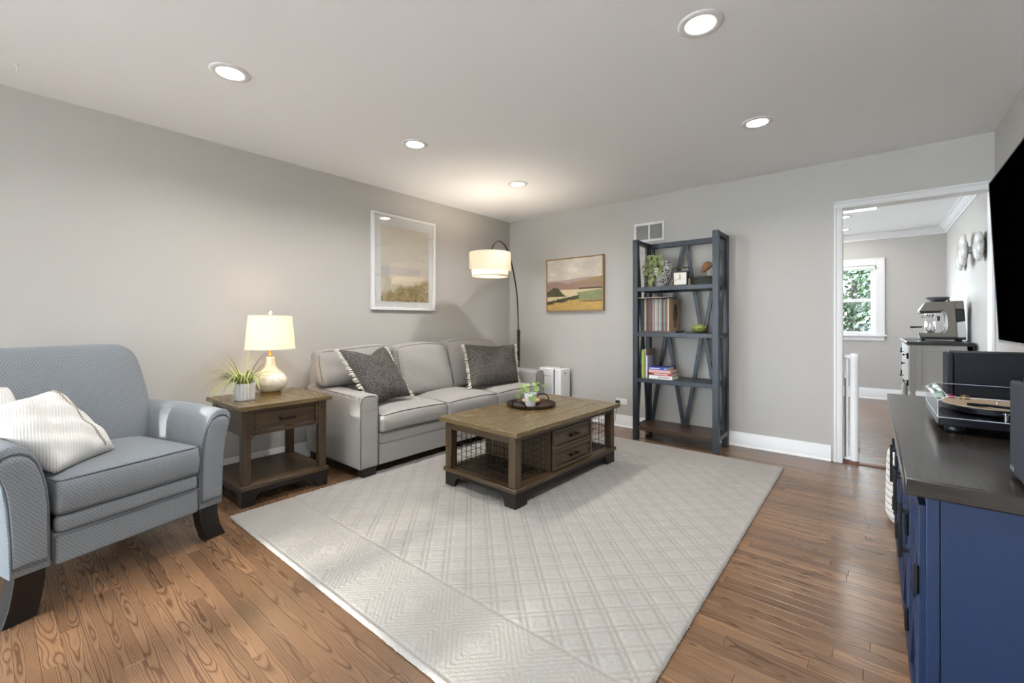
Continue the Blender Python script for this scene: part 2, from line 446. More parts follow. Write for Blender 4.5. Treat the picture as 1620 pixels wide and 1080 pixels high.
def plank_share(p):
    a, b, y0, y1, r = p; y = (y0+y1)/2; tot = 0; n = 8; vis = 0
    for i in range(n):
        x = a+(b-a)*(i+.5)/n
        if RX0+.02 < x < RX1-.02 and RY0+.02 < y < RY1-.02: continue
        q = proj((x, y, 0))
        if q and -10 < q[0] < 1630 and 560 < q[1] < 1095: vis += 1/q[2]**3
    return vis*(b-a)
sc_ = sorted(pl, key=plank_share, reverse=True)
vis = [p for p in sc_[:292] if plank_share(p) > 0]; rest = sc_[len(vis):]
for p in vis: build_planks([p], 'plank')
build_planks(rest+plank_rows(FXL, FX, YB+T, FY, .0572, .4, 1.4, rng)+plank_rows(DX0, DX1, YB, YB+T, .06, .9, 1.4, rng), 'planks', 'stuff')

# ------------------------------------------------------------ windows
def window(name, x0, x1, z0, z1, y, inward, casing_w, cols, double_hung=True, shade=False):
    """sash window in a wall whose room face is at y; inward = -1 / +1 towards the room"""
    i = inward
    def bx(mb, xa, xb, za, zb, d0, d1):
        ya, yb = y+i*d0, y+i*d1
        mb.box(xa, xb, min(ya, yb), max(ya, yb), za, zb)
    mb = MB(); bx(mb, x0-casing_w, x0, z0, z1+casing_w, 0, .02); bx(mb, x1, x1+casing_w, z0, z1+casing_w, 0, .02); bx(mb, x0, x1, z1, z1+casing_w, 0, .02)
    bx(mb, x0-casing_w-.004, x1+casing_w+.004, z1+casing_w-.02, z1+casing_w, 0, .026)
    w = struct(name, mb, M_trim, bevel=.003)
    m2 = MB(); bx(m2, x0-casing_w-.022, x1+casing_w+.022, z0-.024, z0, -.10, .05); m2.build('sill', M_trim, w, bevel=.005)
    m3 = MB(); bx(m3, x0-casing_w+.005, x1+casing_w-.005, z0-.085, z0-.024, 0, .016); m3.build('apron', M_trim, w, bevel=.003)
    m4 = MB(); t = .012
    bx(m4, x0, x0+t, z0, z1, -T, 0); bx(m4, x1-t, x1, z0, z1, -T, 0); bx(m4, x0+t, x1-t, z1-t, z1, -T, 0)
    m4.build('jamb', M_trim, w)
    cwid = (x1-x0-2*t)/cols; zm = (z0+z1)/2
    for c in range(cols):
        xa = x0+t+c*cwid; xb = xa+cwid
        for k, (za, zb, d) in enumerate(((zm-.02, z1-t, -.085), (z0, zm+.02, -.05))):
            s = MB(); f = .042
            bx(s, xa, xa+f, za, zb, d-.03, d); bx(s, xb-f, xb, za, zb, d-.03, d); bx(s, xa+f, xb-f, za, za+f, d-.03, d); bx(s, xa+f, xb-f, zb-f, zb, d-.03, d)
            so = s.build('sash', M_trim, w, bevel=.003)
            g = MB(); yy = y+i*(d-.015); g.add([(xa+f, yy, za+f), (xb-f, yy, za+f), (xb-f, yy, zb-f), (xa+f, yy, zb-f)], [(0,1,2,3)])
            g.build('pane', M_glass, so)
        lk = MB(); bx(lk, (xa+xb)/2-.025, (xa+xb)/2+.025, zm+.02, zm+.034, -.05, -.03); lk.build('sash_lock', M_chrome, w, bevel=.003)
    if shade:
        s = MB(); yy = y+i*.005
        s.lathe([(0,x0+.005),(.022,x0+.005),(.022,x1-.005),(0,x1-.005)], (0, yy, z1-.03), 16, 'x')
        r = s.build('roller_shade', M_white, w)
        b = MB(); bx(b, x1-.004, x1+.004, z1-.055, z1-.002, -.02, .035); bx(b, x0-.004, x0+.004, z1-.055, z1-.002, -.02, .035); b.build('shade_bracket', M_steel, r)
    return w
window('window_1', VX0, VX1, VZ0, VZ1, FY, -1, .105, 1, shade=True)
def side_window(name, y0, y1, z0, z1, x, cols):
    mb = MB(); c = .08; s_ = 1 if x < -1 else -1
    xa, xb = sorted((x, x+s_*.02)); xc, xd = sorted((x, x+s_*.04))
    mb.box(xa,xb,y0-c,y0,z0-c,z1+.06).box(xa,xb,y1,y1+c,z0-c,z1+.06).box(xa,xb,y0,y1,z1,z1+.06).box(xc,xd,y0,y1,z0-c,z0)
    x = x if s_ > 0 else x+.14
    w = struct(name, mb, M_trim, bevel=.003); n = cols; dw = (y1-y0)/n
    for k in range(n):
        a, b_ = y0+k*dw, y0+(k+1)*dw; f = .04; s = MB()
        s.box(x-.09,x-.05,a,a+f,z0,z1).box(x-.09,x-.05,b_-f,b_,z0,z1).box(x-.09,x-.05,a+f,b_-f,z0,z0+f).box(x-.09,x-.05,a+f,b_-f,z1-f,z1)
        so = s.build('sash', M_trim, w, bevel=.003)
        MB().add([(x-.07,a+f,z0+f),(x-.07,b_-f,z0+f),(x-.07,b_-f,z1-f),(x-.07,a+f,z1-f)], [(0,1,2,3)]).build('pane', M_glass, so)
side_window('fill_window', LY0, LY1, LZ0, LZ1, XL, 4)  # unseen window added in this wall for fill daylight
window('window_2', WX0, WX1, WZ0, WZ1, YF, 1, .09, 4)

# ------------------------------------------------------------ recessed ceiling lights
def downlight(x, y, label, watts=LIGHT_W):
    t = thing('recessed_light', label, 'ceiling light', (x, y, H), 0, 'recessed lights in the living room ceiling')
    MB().lathe([(.062,-.004),(.066,-.007),(.086,-.006),(.094,-.001),(.094,0)], (x,y,H), 40).build('trim_ring', M_trim, t, angle=60)
    MB().disc((x,y,H-.004), .064, 32).build('diffuser', M_led, t)
    l = bpy.data.lights.new('downlight', 'AREA'); l.shape = 'DISK'; l.size = .12; l.energy = watts; l.color = (1, .99, .98); l.spread = math.radians(150)
    o = bpy.data.objects.new('downlight', l); COL.objects.link(o); o.parent = t; o.location = (0, 0, -.012)
for x, y, lb in ((-2.59,.82,'round white recessed ceiling light above the armchair and side table'),
                 (-2.59,2.015,'round white recessed ceiling light above the near end of sofa'),
                 (-2.59,3.22,'small round recessed ceiling light in front of the arc lamp, farthest from camera'),
                 (-.58,3.22,'round recessed ceiling light in front of the blue bookshelf'),
                 (-.58,1.995,'largest brightest recessed ceiling light near the top edge'),
                 (-.58,.82,'recessed ceiling light just above the frame')):
    downlight(x, y, lb)
for x, y, lb in ((-.285,6.83,'nearer of two recessed lights in the next room'), (-.32,7.77,'farther of two recessed lights in the next room')):
    t = thing('recessed_light', lb, 'ceiling light', (x, y, H), 0, 'recessed lights in the next room')
    MB().lathe([(.062,-.004),(.066,-.007),(.086,-.006),(.094,-.001),(.094,0)], (x,y,H), 32).build('trim_ring', M_trim, t, angle=60)
    MB().disc((x,y,H-.004), .064, 24).build('diffuser', M_led, t)
    l = bpy.data.lights.new('downlight', 'AREA'); l.shape = 'DISK'; l.size = .12; l.energy = 6.0; l.color = (1, .98, .96)
    o = bpy.data.objects.new('downlight', l); COL.objects.link(o); o.parent = t; o.location = (0, 0, -.012)

# ------------------------------------------------------------ rug
def make_rug():
    t = NT('rug_pile'); ob = t.tc('Object')
    n1 = t.noise(ob, 260, 3, .7); n2 = t.noise(ob, 7, 4, .6)
    at = t.n('Attribute', {'attribute_name': 'hgt'}).outputs['Fac']
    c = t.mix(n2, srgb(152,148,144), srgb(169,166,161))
    c = t.mix(t.m_('MULTIPLY', t.m_('SUBTRACT', 1., at), .42), c, srgb(132,126,118))  # cut channels darkened: occlusion shade put into the pile colour
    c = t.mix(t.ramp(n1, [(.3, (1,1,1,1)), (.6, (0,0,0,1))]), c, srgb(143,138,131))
    t.P(Base_Color=c, Roughness=.95); t.b.inputs['Specular IOR Level'].default_value = .1
    t.bump(n1, .55, .006)
    nx, ny = 392, 506
    X = np.linspace(RX0, RX1, nx); Y = np.linspace(RY0, RY1, ny)
    GX, GY = np.meshgrid(X, Y, indexing='ij')
    r2 = math.sqrt(2)
    a = .3345                                   # diamond pitch along the end bands
    p = .1045                                   # lattice pitch
    x0 = -1.402; yb = 1.10
    u = (GX-x0+GY-yb)/r2; w = (GY-yb-GX+x0)/r2
    def near(q, per): f = (q/per) % 1.0; return np.minimum(f, 1-f)*per
    sm = lambda e0, e1, q: np.clip((q-e0)/(e1-e0), 0, 1)
    # lattice: two fine channels with a cord between
    def chan(d): return np.minimum(sm(.0025, .0055, np.abs(d-.011)), 1)
    lat = np.minimum(chan(near(u, p)), chan(near(w, p)))
    # nested diamonds in bands at both ends
    def nested(yc):
        cx = ((GX-x0+a/2) % a)-a/2; dy = GY-yc
        d = np.abs(cx)+np.abs(dy)
        d2 = np.abs(np.abs(cx)-a/2)+np.abs(np.abs(dy)-a/2)
        dd = np.minimum(d, a-d)
        dd = np.where(d < a/2, d, d2)
        core = dd < .048
        ring = ((a/2-dd)/.024) % 1.0
        r = np.minimum(ring, 1-ring)*.024
        h = sm(.002, .006, r)
        return np.where(core, 1, h)
    band0 = GY < yb+a/2; band1 = GY > RY1-(yb-RY0)-a/2
    h = np.where(band0, nested(yb), np.where(band1, nested(RY1-(yb-RY0)), lat))
    for yy in (RY0+.024, yb+a/2, RY1-.024, RY1-(yb-RY0)-a/2, ):
        h = np.minimum(h, sm(.002, .006, np.abs(GY-yy)))
    e = np.minimum(np.minimum(GX-RX0, RX1-GX), np.minimum(GY-RY0, RY1-GY))
    plain = (GY < RY0+.024) | (GY > RY1-.024)
    h = np.where(plain, .9, h)
    # soften the cut pile a little
    for _ in range(1):
        hp = np.pad(h, 1, mode='edge'); h = (hp[1:-1,1:-1]*4+hp[:-2,1:-1]+hp[2:,1:-1]+hp[1:-1,:-2]+hp[1:-1,2:])/8
    edge = np.clip(e/.012, 0, 1)
    Z = .004+edge**.5*(.0055+.0045*h)+rs.normal(0, .00045, h.shape)*edge
    wob = rs.normal(0, .0012, (nx, ny))*(1-edge)
    co = np.stack([GX+wob, GY+rs.normal(0, .0012, (nx, ny))*(1-edge), Z], -1).reshape(-1, 3)
    I = np.arange(nx*ny).reshape(nx, ny)
    q = np.stack([I[:-1,:-1], I[1:,:-1], I[1:,1:], I[:-1,1:]], -1).reshape(-1, 4)
    # thin backing so that the rug has a body
    cx, cy = (RX0+RX1)/2, (RY0+RY1)/2
    co[:, 0] -= cx; co[:, 1] -= cy
    me = bpy.data.meshes.new('rug')
    me.vertices.add(len(co)); me.vertices.foreach_set('co', co.ravel())
    me.loops.add(q.size); me.loops.foreach_set('vertex_index', q.ravel().astype(np.int32))
    me.polygons.add(len(q)); me.polygons.foreach_set('loop_start', np.arange(0, q.size, 4, dtype=np.int32))
    me.update(calc_edges=True); me.validate()
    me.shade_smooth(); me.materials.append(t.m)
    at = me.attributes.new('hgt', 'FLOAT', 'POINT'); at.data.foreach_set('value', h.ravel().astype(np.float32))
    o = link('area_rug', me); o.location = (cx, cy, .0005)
    tag(o, 'large pale cream cut-pile area rug with a raised diamond lattice under the coffee table', 'rug')
    M_edge = flat('rug_backing', (120,108,92), .95)
    b = .002
    mb = MB().box(RX0+b, RX1-b, RY0+b, RY1-b, .0008, .0035)
    mb.build('backing', M_edge, o)
make_rug()

# ------------------------------------------------------------ sofa
M_sofa = fabric('sofa_linen', (138,134,130), (161,157,152))
M_pipe = fabric('sofa_piping', (80,77,74), (98,95,92), wrinkle=0)
M_foot = wood('dark_foot', (13,9,7), (30,21,16), .4)
def ring_rect(x0, x1, y0, y1, z, r=.03, n=5, fn=None, m=14):
    pts = []
    cs = [(x1-r, y1-r, 0), (x0+r, y1-r, PI/2), (x0+r, y0+r, PI), (x1-r, y0+r, 1.5*PI)]
    for k, (cx, cy, a0) in enumerate(cs):
        for i in range(n+1):
            a = a0+PI/2*i/n; pts.append((cx+r*math.cos(a), cy+r*math.sin(a), z))
        nx = cs[(k+1) % 4]; e0 = pts[-1]; e1 = (nx[0]+r*math.cos(nx[2]), nx[1]+r*math.sin(nx[2]), z)
        for i in range(1, m): pts.append(tuple(e0[j]+(e1[j]-e0[j])*i/m for j in range(3)))
    return [fn(p) for p in pts] if fn else pts
sofa = thing('sofa', 'light grey linen three-seat sofa with dark piping against the left wall', 'sofa', (-3.24, 2.835, 0))
SY0, SY1 = 1.70, 3.972
MB().rbox((-3.23, 2.835, .19), (.40, .98, .115), .015, 4).build('base_frame', M_sofa, sofa, angle=180)
MB().rbox((-2.842, 2.835, .147), (.020, .968, .075), .012, 3).rbox((-2.838, 2.835, .268), (.022, .968, .044), .018, 3).build('front_rail', M_sofa, sofa, angle=180)
for y0, y1 in ((SY0, SY0+.165), (SY1-.165, SY1)):
    yc = (y0+y1)/2
    def dfm(u, p):
        if u[2] > 0: p.z += .022*max(0, -u[0]*.5+.4)*max(0, u[2])
        if u[2] > .9: p.z += .006*(1-u[1]**2)
        return p
    MB().rbox((-3.215, yc, .333), (.405, .0825, .265), .028, 8, dfm).build('arm', M_sofa, sofa, angle=180)
    # piping round the arm's front panel
    pp = []
    xf = -2.812
    for yy, zz in ((y0+.012,.075),(y0+.012,.30),(y0+.010,.54),(y0+.022,.578),(y0+.05,.592),(yc,.596),(y1-.05,.592),(y1-.022,.578),(y1-.010,.54),(y1-.012,.30),(y1-.012,.075)):
        pp.append((xf-.002, yy, zz))
    m = MB(); m.tube(pp, .0035, 6)
    yo, s_ = (y0, 1) if y0 < 2.5 else (y1, -1)
    m.tube([(-2.83+.01, yo+s_*.009, .585), (-3.0, yo+s_*.008, .594), (-3.3, yo+s_*.008, .602), (-3.6, yo+s_*.010, .606)], .0032, 6)
    m.build('arm_piping', M_pipe, sofa, angle=180)
def dback(u, p):
    p.x -= .05*(p.z/.4)*0.5
    return p
MB().rbox((-3.56, 2.835, .43), (.075, 1.10, .37), .04, 5, dback).build('back_frame', M_sofa, sofa, angle=180)
def seat_cushion(y0, y1):
    hx, hy, hz = .335, (y1-y0)/2, .068; c = Vector((-3.128, (y0+y1)/2, .388))
    sd = random.uniform(0, 9)
    def puff(u, p):
        f = max(0, 1-u[0]**4)*max(0, 1-u[1]**4)
        if u[2] > .2: p.z += .032*f*u[2]+.012*math.sin(3*u[1]+sd)*.3*f
        if u[0] > .8: p.x += .016*(1-u[1]**4)*(1-u[2]**2)+.008
        p.z -= .012*max(0, u[0])**3*abs(u[1])**3
        return p
    o = MB().rbox(c, (hx, hy, hz), .026, 10, puff).build('seat_cushion', M_sofa, sofa, angle=180)
    m = MB()
    for sz in (1, -1):
        def fn(p):
            q = Vector(p)-c; u = Vector((q.x/hx, q.y/hy, q.z/hz)); return tuple(puff(u, q)+c+Vector((0, 0, 0)))
        k = .0055
        m.tube(ring_rect(c.x-hx+k, c.x+hx-k, c.y-hy+k, c.y+hy-k, c.z+sz*(hz-k), .03, 5, fn), .0036, 6, True)
    m.build('piping', M_pipe, o, angle=180)
for y0, y1 in ((1.868, 2.513), (2.517, 3.157), (3.161, 3.804)): seat_cushion(y0, y1)
def back_cushion(y0, y1, z0, z1, x, th, lean, bulge, sd, yaw=0):
    hy, hz = (y1-y0)/2, (z1-z0)/2; c = Vector((x, (y0+y1)/2, (z0+z1)/2)); hx = th/2
    def fn(u, p):
        f = max(0, 1-abs(u[1])**3)*max(0, 1-abs(u[2])**3)
        if u[0] > 0: p.x += bulge*f*u[0]
        p.z += .012*math.sin(2.2*u[1]+sd)*max(0, u[2])-.012*abs(u[1])**4*max(0, u[2])
        p.y -= .012*u[2]**2*u[1]
        p.x += .006*math.sin(6*u[2]+3*u[1]+sd)*f
        p.x -= lean*(u[2]+1)/2*1.0
        p.x += yaw*u[1]
        return p
    o = MB().rbox(c, (hx, hy, hz), .05, 10, fn).build('back_cushion', M_sofa, sofa, angle=180)
    m = MB()
    def f2(pt):
        q = Vector((pt[2], pt[1], pt[0])); u = Vector((q.x/hx, q.y/hy, q.z/hz)); return tuple(fn(u, q)+c)
    k = .015
    for sx in (1, -1):
        m.tube(ring_rect(-hz+k, hz-k, -hy+k, hy-k, sx*(hx-k), .05, 5, f2), .0034, 6, True)
    m.build('piping', M_pipe, o, angle=180)
back_cushion(1.665, 2.372, .615, .925, -3.36, .15, .09, .035, 0)
MB().rbox((-3.375, 2.12, .55), (.075, .245, .085), .05, 5).build('back_cushion', M_sofa, sofa, angle=180)
back_cushion(2.375, 3.005, .462, .925, -3.285, .17, .145, .05, 1.3)
back_cushion(3.01, 3.80, .462, .945, -3.32, .16, .13, .035, 2.3)
for x, y in ((-2.855, SY0+.075), (-2.855, SY1-.075), (-3.57, SY0+.075), (-3.57, SY1-.075)):
    z0 = .0125 if x > RX0-.05 else 0
    MB().prism([(x-.036, z0), (x+.036, z0), (x+.042, .08), (x-.042, .08)], y-.045, y+.065 if y < 2.5 else y+.045).build('leg', M_foot, sofa, bevel=.004, grain='z')

# ------------------------------------------------------------ throw pillows given by their four corners
def pillow_mb(TL, TR, BR, BL, th, n=22, pinch=.06, dent=0, wr=0):
    TL, TR, BR, BL = map(Vector, (TL, TR, BR, BL))
    N = ((TR-TL).cross(BL-TL)).normalized()*-1
    def P(u, v, s):
        a, b = 2*u-1, 2*v-1
        k = pinch
        uu = .5+.5*a*(1-k*(1-b*b)); vv = .5+.5*b*(1-k*(1-a*a))
        p = TL*(1-uu)*(1-vv)+TR*uu*(1-vv)+BR*uu*vv+BL*(1-uu)*vv
        t = th/2*(max(0, 1-a**4)*max(0, 1-b**4))**.62
        t *= 1+wr*math.sin(7*a+3*b)*.12+wr*math.sin(11*b-5*a)*.08
        if dent:
            d = math.exp(-(a/.5)**2)*max(0, 1-v*2.4)
            p = p+(BL-TL)*(dent*d)
        return p+N*(s*t)
    mb = MB()
    mb.grid(lambda u, v: P(u, v, 1), n, n); mb.grid(lambda u, v: P(1-u, v, -1), n, n)
    mb.weld = True
    return mb, P, N
def tweed():
    t = NT('speckled_tweed'); ob = t.tc('Object')
    a = t.noise(ob, 170, 2, .8); b = t.noise(ob, 60, 3)
    c = t.ramp(a, [(.42, srgb(44,43,46)), (.50, srgb(74,71,69)), (.60, srgb(140,131,121))])
    t.P(Base_Color=t.mix(t.m_('MULTIPLY', b, .5), c, srgb(62,61,62)), Roughness=.95); t.b.inputs['Specular IOR Level'].default_value = .1
    t.bump(a, .5, .004); return t.m
M_tweed = tweed(); M_fringe = fabric('cream_fringe', (206,196,180), (226,218,205), wrinkle=0)
def fringe(P, u, parent, out):
    mb = MB(); n = 46
    for i in range(n):
        v = (i+random.uniform(.1, .9))/n
        p = P(u, v, 0); q = P(u, min(1, v+.01), 0)
        o = (P(u, v, 0)-P(1-u, v, 0)).normalized()
        L = random.uniform(.024, .036); d = o*L+Vector((random.uniform(-.008,.008), random.uniform(-.008,.008), random.uniform(-.014,.004)))
        mb.tube([p-o*.012, p+d*.5+Vector((0,0,.003)), p+d], .0042, 5, radii=[.0045, .0048, .003])
    return mb.build('fringe', M_fringe, parent, angle=180, kind='stuff')
mb, P, N = pillow_mb((-3.21,1.755,.92), (-3.24,2.20,.925), (-2.98,2.28,.515), (-2.95,1.885,.50), .17, dent=.13, wr=.6)
pw = thing('throw_pillow', 'dark speckled tweed pillow with cream fringe and dented top by the near sofa arm', 'pillow', (-3.1, 2.03, .48), 0)
mb.build('cover', M_tweed, pw, angle=180); fringe(P, 0, pw, 1); fringe(P, 1, pw, 1)
mb, P, N = pillow_mb((-3.215,3.12,.905), (-3.06,3.755,.885), (-2.93,3.665,.475), (-2.98,2.985,.495), .17, pinch=.05, dent=.04, wr=.5)
pw = thing('throw_pillow', 'dark speckled tweed pillow with cream fringe at far end of the sofa', 'pillow', (-3.1, 3.4, .48), 0)
mb.build('cover', M_tweed, pw, angle=180); fringe(P, 0, pw, 1); fringe(P, 1, pw, 1)

# ------------------------------------------------------------ armchair
def dashes():
    t = NT('armchair_fabric'); uv = t.sep(t.tc('UV'))
    rw = t.m_('DIVIDE', uv[1], .0085); row = t.m_('FLOOR', rw)
    wob = t.noise(t.tc('Object'), 40, 2)
    xx = t.m_('ADD', t.m_('DIVIDE', uv[0], .0135), t.m_('ADD', t.m_('MULTIPLY', row, .5), t.m_('MULTIPLY', wob, .8)))
    fx = t.m_('LESS_THAN', t.m_('FRACT', xx), .60); fy = t.m_('LESS_THAN', t.m_('ABSOLUTE', t.m_('SUBTRACT', t.m_('FRACT', rw), .5)), .22)
    d = t.m_('MULTIPLY', fx, fy)
    w = t.noise(t.mapping(t.tc('UV'), (1, .3, 1)), 800, 2)
    c = t.mix(w, srgb(117,122,127), srgb(136,140,144)); c = t.mix(t.m_('MULTIPLY', d, .62), c, srgb(80,85,92))
    t.P(Base_Color=c, Roughness=.9, Sheen_Weight=.15); t.b.inputs['Specular IOR Level'].default_value = .2
    t.bump(t.m_('SUBTRACT', 1., d), .35, .004); return t.m
M_chair = dashes(); M_cpipe = fabric('armchair_piping', (84,89,96), (102,107,114), wrinkle=0)
M_cleg = wood('dark_chair_leg', (8,6,5), (20,14,11), .3)
ch = thing('armchair', 'light blue-grey patterned armchair with flared arms and dark legs at left', 'armchair', (-2.63, .42, 0), math.atan2(.273, .962))
# local axes: x = forward, y = chair's right as seen from the front
def CH(mb, name, mat, parent=None, **k):
    return mb.build(name, mat, parent or ch, world=False, **k)
CH(MB().rbox((-.35, .005, .235), (.395, .272, .065), .02, 5), 'seat_frame', M_chair, angle=180)
CH(MB().rbox((.035, .005, .225), (.022, .267, .058), .012, 4).rbox((.036, .005, .324), (.025, .267, .036), .022, 4), 'front_rail', M_chair, angle=180)
CH(MB().tube([(.062, -.26, .287), (.062, .27, .287)], .0035, 6), 'rail_piping', M_cpipe)
hx, hy, hz = .30, .268, .07; cc = Vector((-.235, .005, .435))
def cpuff(u, p):
    f = max(0, 1-u[0]**4)*max(0, 1-u[1]**4)
    if u[2] > .2: p.z += .022*f*u[2]
    if u[0] > .8: p.x += .012*(1-u[2]**2)
    return p
cu = CH(MB().rbox(cc, (hx, hy, hz), .02, 10, cpuff), 'seat_cushion', M_chair, angle=180)
m = MB()
for sz in (1, -1):
    def fn(p):
        q = Vector(p)-cc; return tuple(cpuff(Vector((q.x/hx, q.y/hy, q.z/hz)), q)+cc)
    k = .004; m.tube(ring_rect(cc.x-hx+k, cc.x+hx-k, cc.y-hy+k, cc.y+hy-k, cc.z+sz*(hz-k), .022, 5, fn), .0038, 6, True)
CH(m, 'piping', M_cpipe, cu, angle=180)
armprof = [(.278,.175),(.280,.42),(.288,.50),(.302,.57),(.318,.62),(.338,.652),(.365,.668),(.395,.670),(.420,.662),(.434,.645),(.437,.622),(.428,.59),(.412,.53),(.402,.45),(.394,.32),(.390,.175)]
for sg in (1, -1):
    off = 0.003 if sg > 0 else .012
    pr = [(sg*a+off*sg*0, z) for a, z in armprof]
    mb = MB(); N_ = 18; xs = [.055]+[.052-.73*(i/N_) for i in range(N_+1)]
    rings = []
    vs = []; fs = []; n = len(pr)
    for i, x in enumerate(xs):
        k = .985 if i == 0 else 1
        tt = max(0, (.05-x)/.73)
        for a, z in pr:
            aa = sg*(.335+(abs(a)-.335)*k); zz = .42+(z-.42)*k
            if zz > .5: zz += .015*math.sin(PI*tt)
            vs.append((x, aa, zz))
    for i in range(len(xs)-1):
        for j in range(n):
            f = (i*n+j, i*n+(j+1) % n, (i+1)*n+(j+1) % n, (i+1)*n+j); fs.append(f if sg < 0 else f[::-1])
    for o_ in (0, (len(xs)-1)*n): fs += [(o_+j, o_+j+1, o_+n-2-j, o_+n-1-j) for j in range(n//2-1)]
    mb.add(vs, fs)
    arm = CH(mb, 'arm', M_chair, angle=60)
    # padded front panel and its piping
    def sc(f, x): return [(x, sg*(.348+(abs(a)-.348)*f), .43+(z-.43)*f) for a, z in armprof]
    mb = MB(); R = [sc(.86, .050), sc(.85, .060), sc(.82, .065), sc(.76, .067)]
    vs = [p for r in R for p in r]; fs = []
    for i in range(3):
        for j in range(n): f = (i*n+j, i*n+(j+1) % n, (i+1)*n+(j+1) % n, (i+1)*n+j); fs.append(f if sg < 0 else f[::-1])
    fs += [(3*n+j, 3*n+j+1, 4*n-2-j, 4*n-1-j) for j in range(n//2-1)]
    mb.add(vs, fs); CH(mb, 'front_panel', M_chair, arm, angle=180)
    CH(MB().tube(sc(.89, .058), .0042, 6, True), 'piping', M_cpipe, arm, angle=180)
    # scooped sabre leg
    lg = [(-.030,.18),(.045,.18),(.040,.12),(.036,.06),(.040,0),(-.020,0),(-.026,.07)]
    mb = MB(); y0, y1 = sg*.285, sg*.375
    vs = []
    for x, z in lg:
        sp = .030*(1-z/.18)**2
        vs.append((x+sp*.4, y0+sg*sp, z)); 
    for x, z in lg:
        sp = .040*(1-z/.18)**2
        vs.append((x+sp*.4, y1+sg*sp*.9, z))
    nn = len(lg)
    mb.add(vs, [tuple(range(nn)), tuple(range(2*nn-1, nn-1, -1))]+[(i, i+nn, (i+1) % nn+nn, (i+1) % nn) for i in range(nn)])
    CH(mb, 'leg', M_cleg, bevel=.004, grain='z')
    mb = MB().prism([(-.70,.18),(-.64,.18),(-.67,0),(-.715,0)], min(sg*.27, sg*.33), max(sg*.27, sg*.33)); CH(mb, 'leg', M_cleg, bevel=.004, grain='z')
def cback(u, p):
    # leaning back, tapered to the top, domed front
    t = (u[2]+1)/2
    p.x -= .20*t+.03*t*t
    p.y *= (1.04-.045*t+.02*math.sin(PI*t))
    rr = max(0, abs(u[1])-.70)/.30
    if u[2] > .5: p.z -= .035*rr**2.2*(u[2]-.5)*2
    if u[0] > 0: p.x += .035*max(0, 1-u[1]**4)*max(0, 1-abs(u[2])**3)
    return p
bk = CH(MB().rbox((-.50, .005, .722), (.085, .345, .287), .07, 12, cback), 'backrest', M_chair, angle=180)
CH(MB().rbox((-.60, .005, .42), (.06, .30, .22), .03, 4), 'back_lower', M_chair, angle=180)
# pillows on the armchair
def linen():
    t = NT('white_ribbed_linen'); uv = t.tc('UV')
    w = t.n('TexWave', {'wave_type': 'BANDS', 'bands_direction': 'X'}, Vector=t.mapping(uv, (1,1,1)), Scale=34., Distortion=1.2).outputs[1]
    t.P(Base_Color=t.mix(w, srgb(206,203,199), srgb(222,221,218)), Roughness=.9); t.b.inputs['Specular IOR Level'].default_value = .15
    t.bump(w, .25, .004); return t.m
M_linen = linen(); M_stitch = flat('tan_stitch', (150,138,122), .9)
Mc = mat_world(ch)
def cl(a, b, z): return Mc @ Vector((b, a, z))
mb, P, N = pillow_mb(cl(-.415,-.20,.785), cl(-.125,-.33,.825), cl(.025,-.16,.53), cl(-.245,.00,.52), .15, pinch=.04, wr=1.0)
# uv: ribs run across the pillow
pw = thing('throw_pillow', 'white ribbed linen pillow with a stitched band on the armchair', 'pillow', cl(-.2, -.18, .53))
mb.build('cover', M_linen, pw, angle=180, grain='y')
m = MB(); pts = [P(.78, .04+.92*i/30, 1)+N*.002 for i in range(31)]
for i in range(30):
    a, b = pts[i], pts[i+1]; d = (b-a); s = N.cross(d).normalized()
    m.tube([a, b], .0016, 4)
    mid = a; m.tube([mid-s*.008+d*.3, mid+s*.008-d*.3], .0014, 4)
m.build('stitched_band', M_stitch, pw)
mb, P, N = pillow_mb(cl(-.48,-.37,.90), cl(-.235,-.44,.845), cl(-.185,-.36,.56), cl(-.40,-.30,.55), .10, pinch=.04)
pw = thing('throw_pillow', 'plain white pillow mostly hidden behind the ribbed one on the armchair', 'pillow', cl(-.33, -.36, .56))
mb.build('cover', M_linen, pw, angle=180)

# ------------------------------------------------------------ side table
M_tw = wood('walnut_stain', (38,28,17), (84,65,42), .38, wear=None)
M_tt = wood('walnut_stain_top', (88,73,48), (108,91,60), .26)
M_br = flat('blackened_bracket', (34,29,26), .42, .35, nscale=30, namt=.15)
M_pull = flat('dark_iron_pull', (38,32,28), .4, .7)
M_nail = flat('iron_nail', (52,46,40), .35, .9)
def arch_base(mb, x0, x1, y0, y1, z0, z1, t, leg):
    """black bracket plinth: four sides with a low arch between the corner feet"""
    def side(a0, a1, fixed0, fixed1, axis):
        L = a1-a0; pts = [(a0, z0), (a0+leg*.75, z0)]
        zt = z1-(z1-z0)*.30
        for i in range(7): an = PI/2*i/6; pts.append((a0+leg*.75+leg*.45*(1-math.cos(an)), z0+(zt-z0)*math.sin(an)))
        for i in range(6, -1, -1): an = PI/2*i/6; pts.append((a1-leg*.75-leg*.45*(1-math.cos(an)), z0+(zt-z0)*math.sin(an)))
        pts += [(a1-leg*.75, z0), (a1, z0), (a1, z1), (a0, z1)]
        mb.prism(pts, fixed0, fixed1, axis)
    side(x0, x1, y0, y0+t, 'y'); side(x0, x1, y1-t, y1, 'y'); side(y0+t, y1-t, x0, x0+t, 'x'); side(y0+t, y1-t, x1-t, x1, 'x')
def dots(mb, pts, r, axis, h=.003):
    for p in pts:
        prof = [(r, 0), (r*.8, h*.7), (r*.35, h), (0, h)]
        if axis[0] == '-': prof = [(a, -b) for a, b in prof]
        mb.lathe(prof, p, 8, axis[-1])
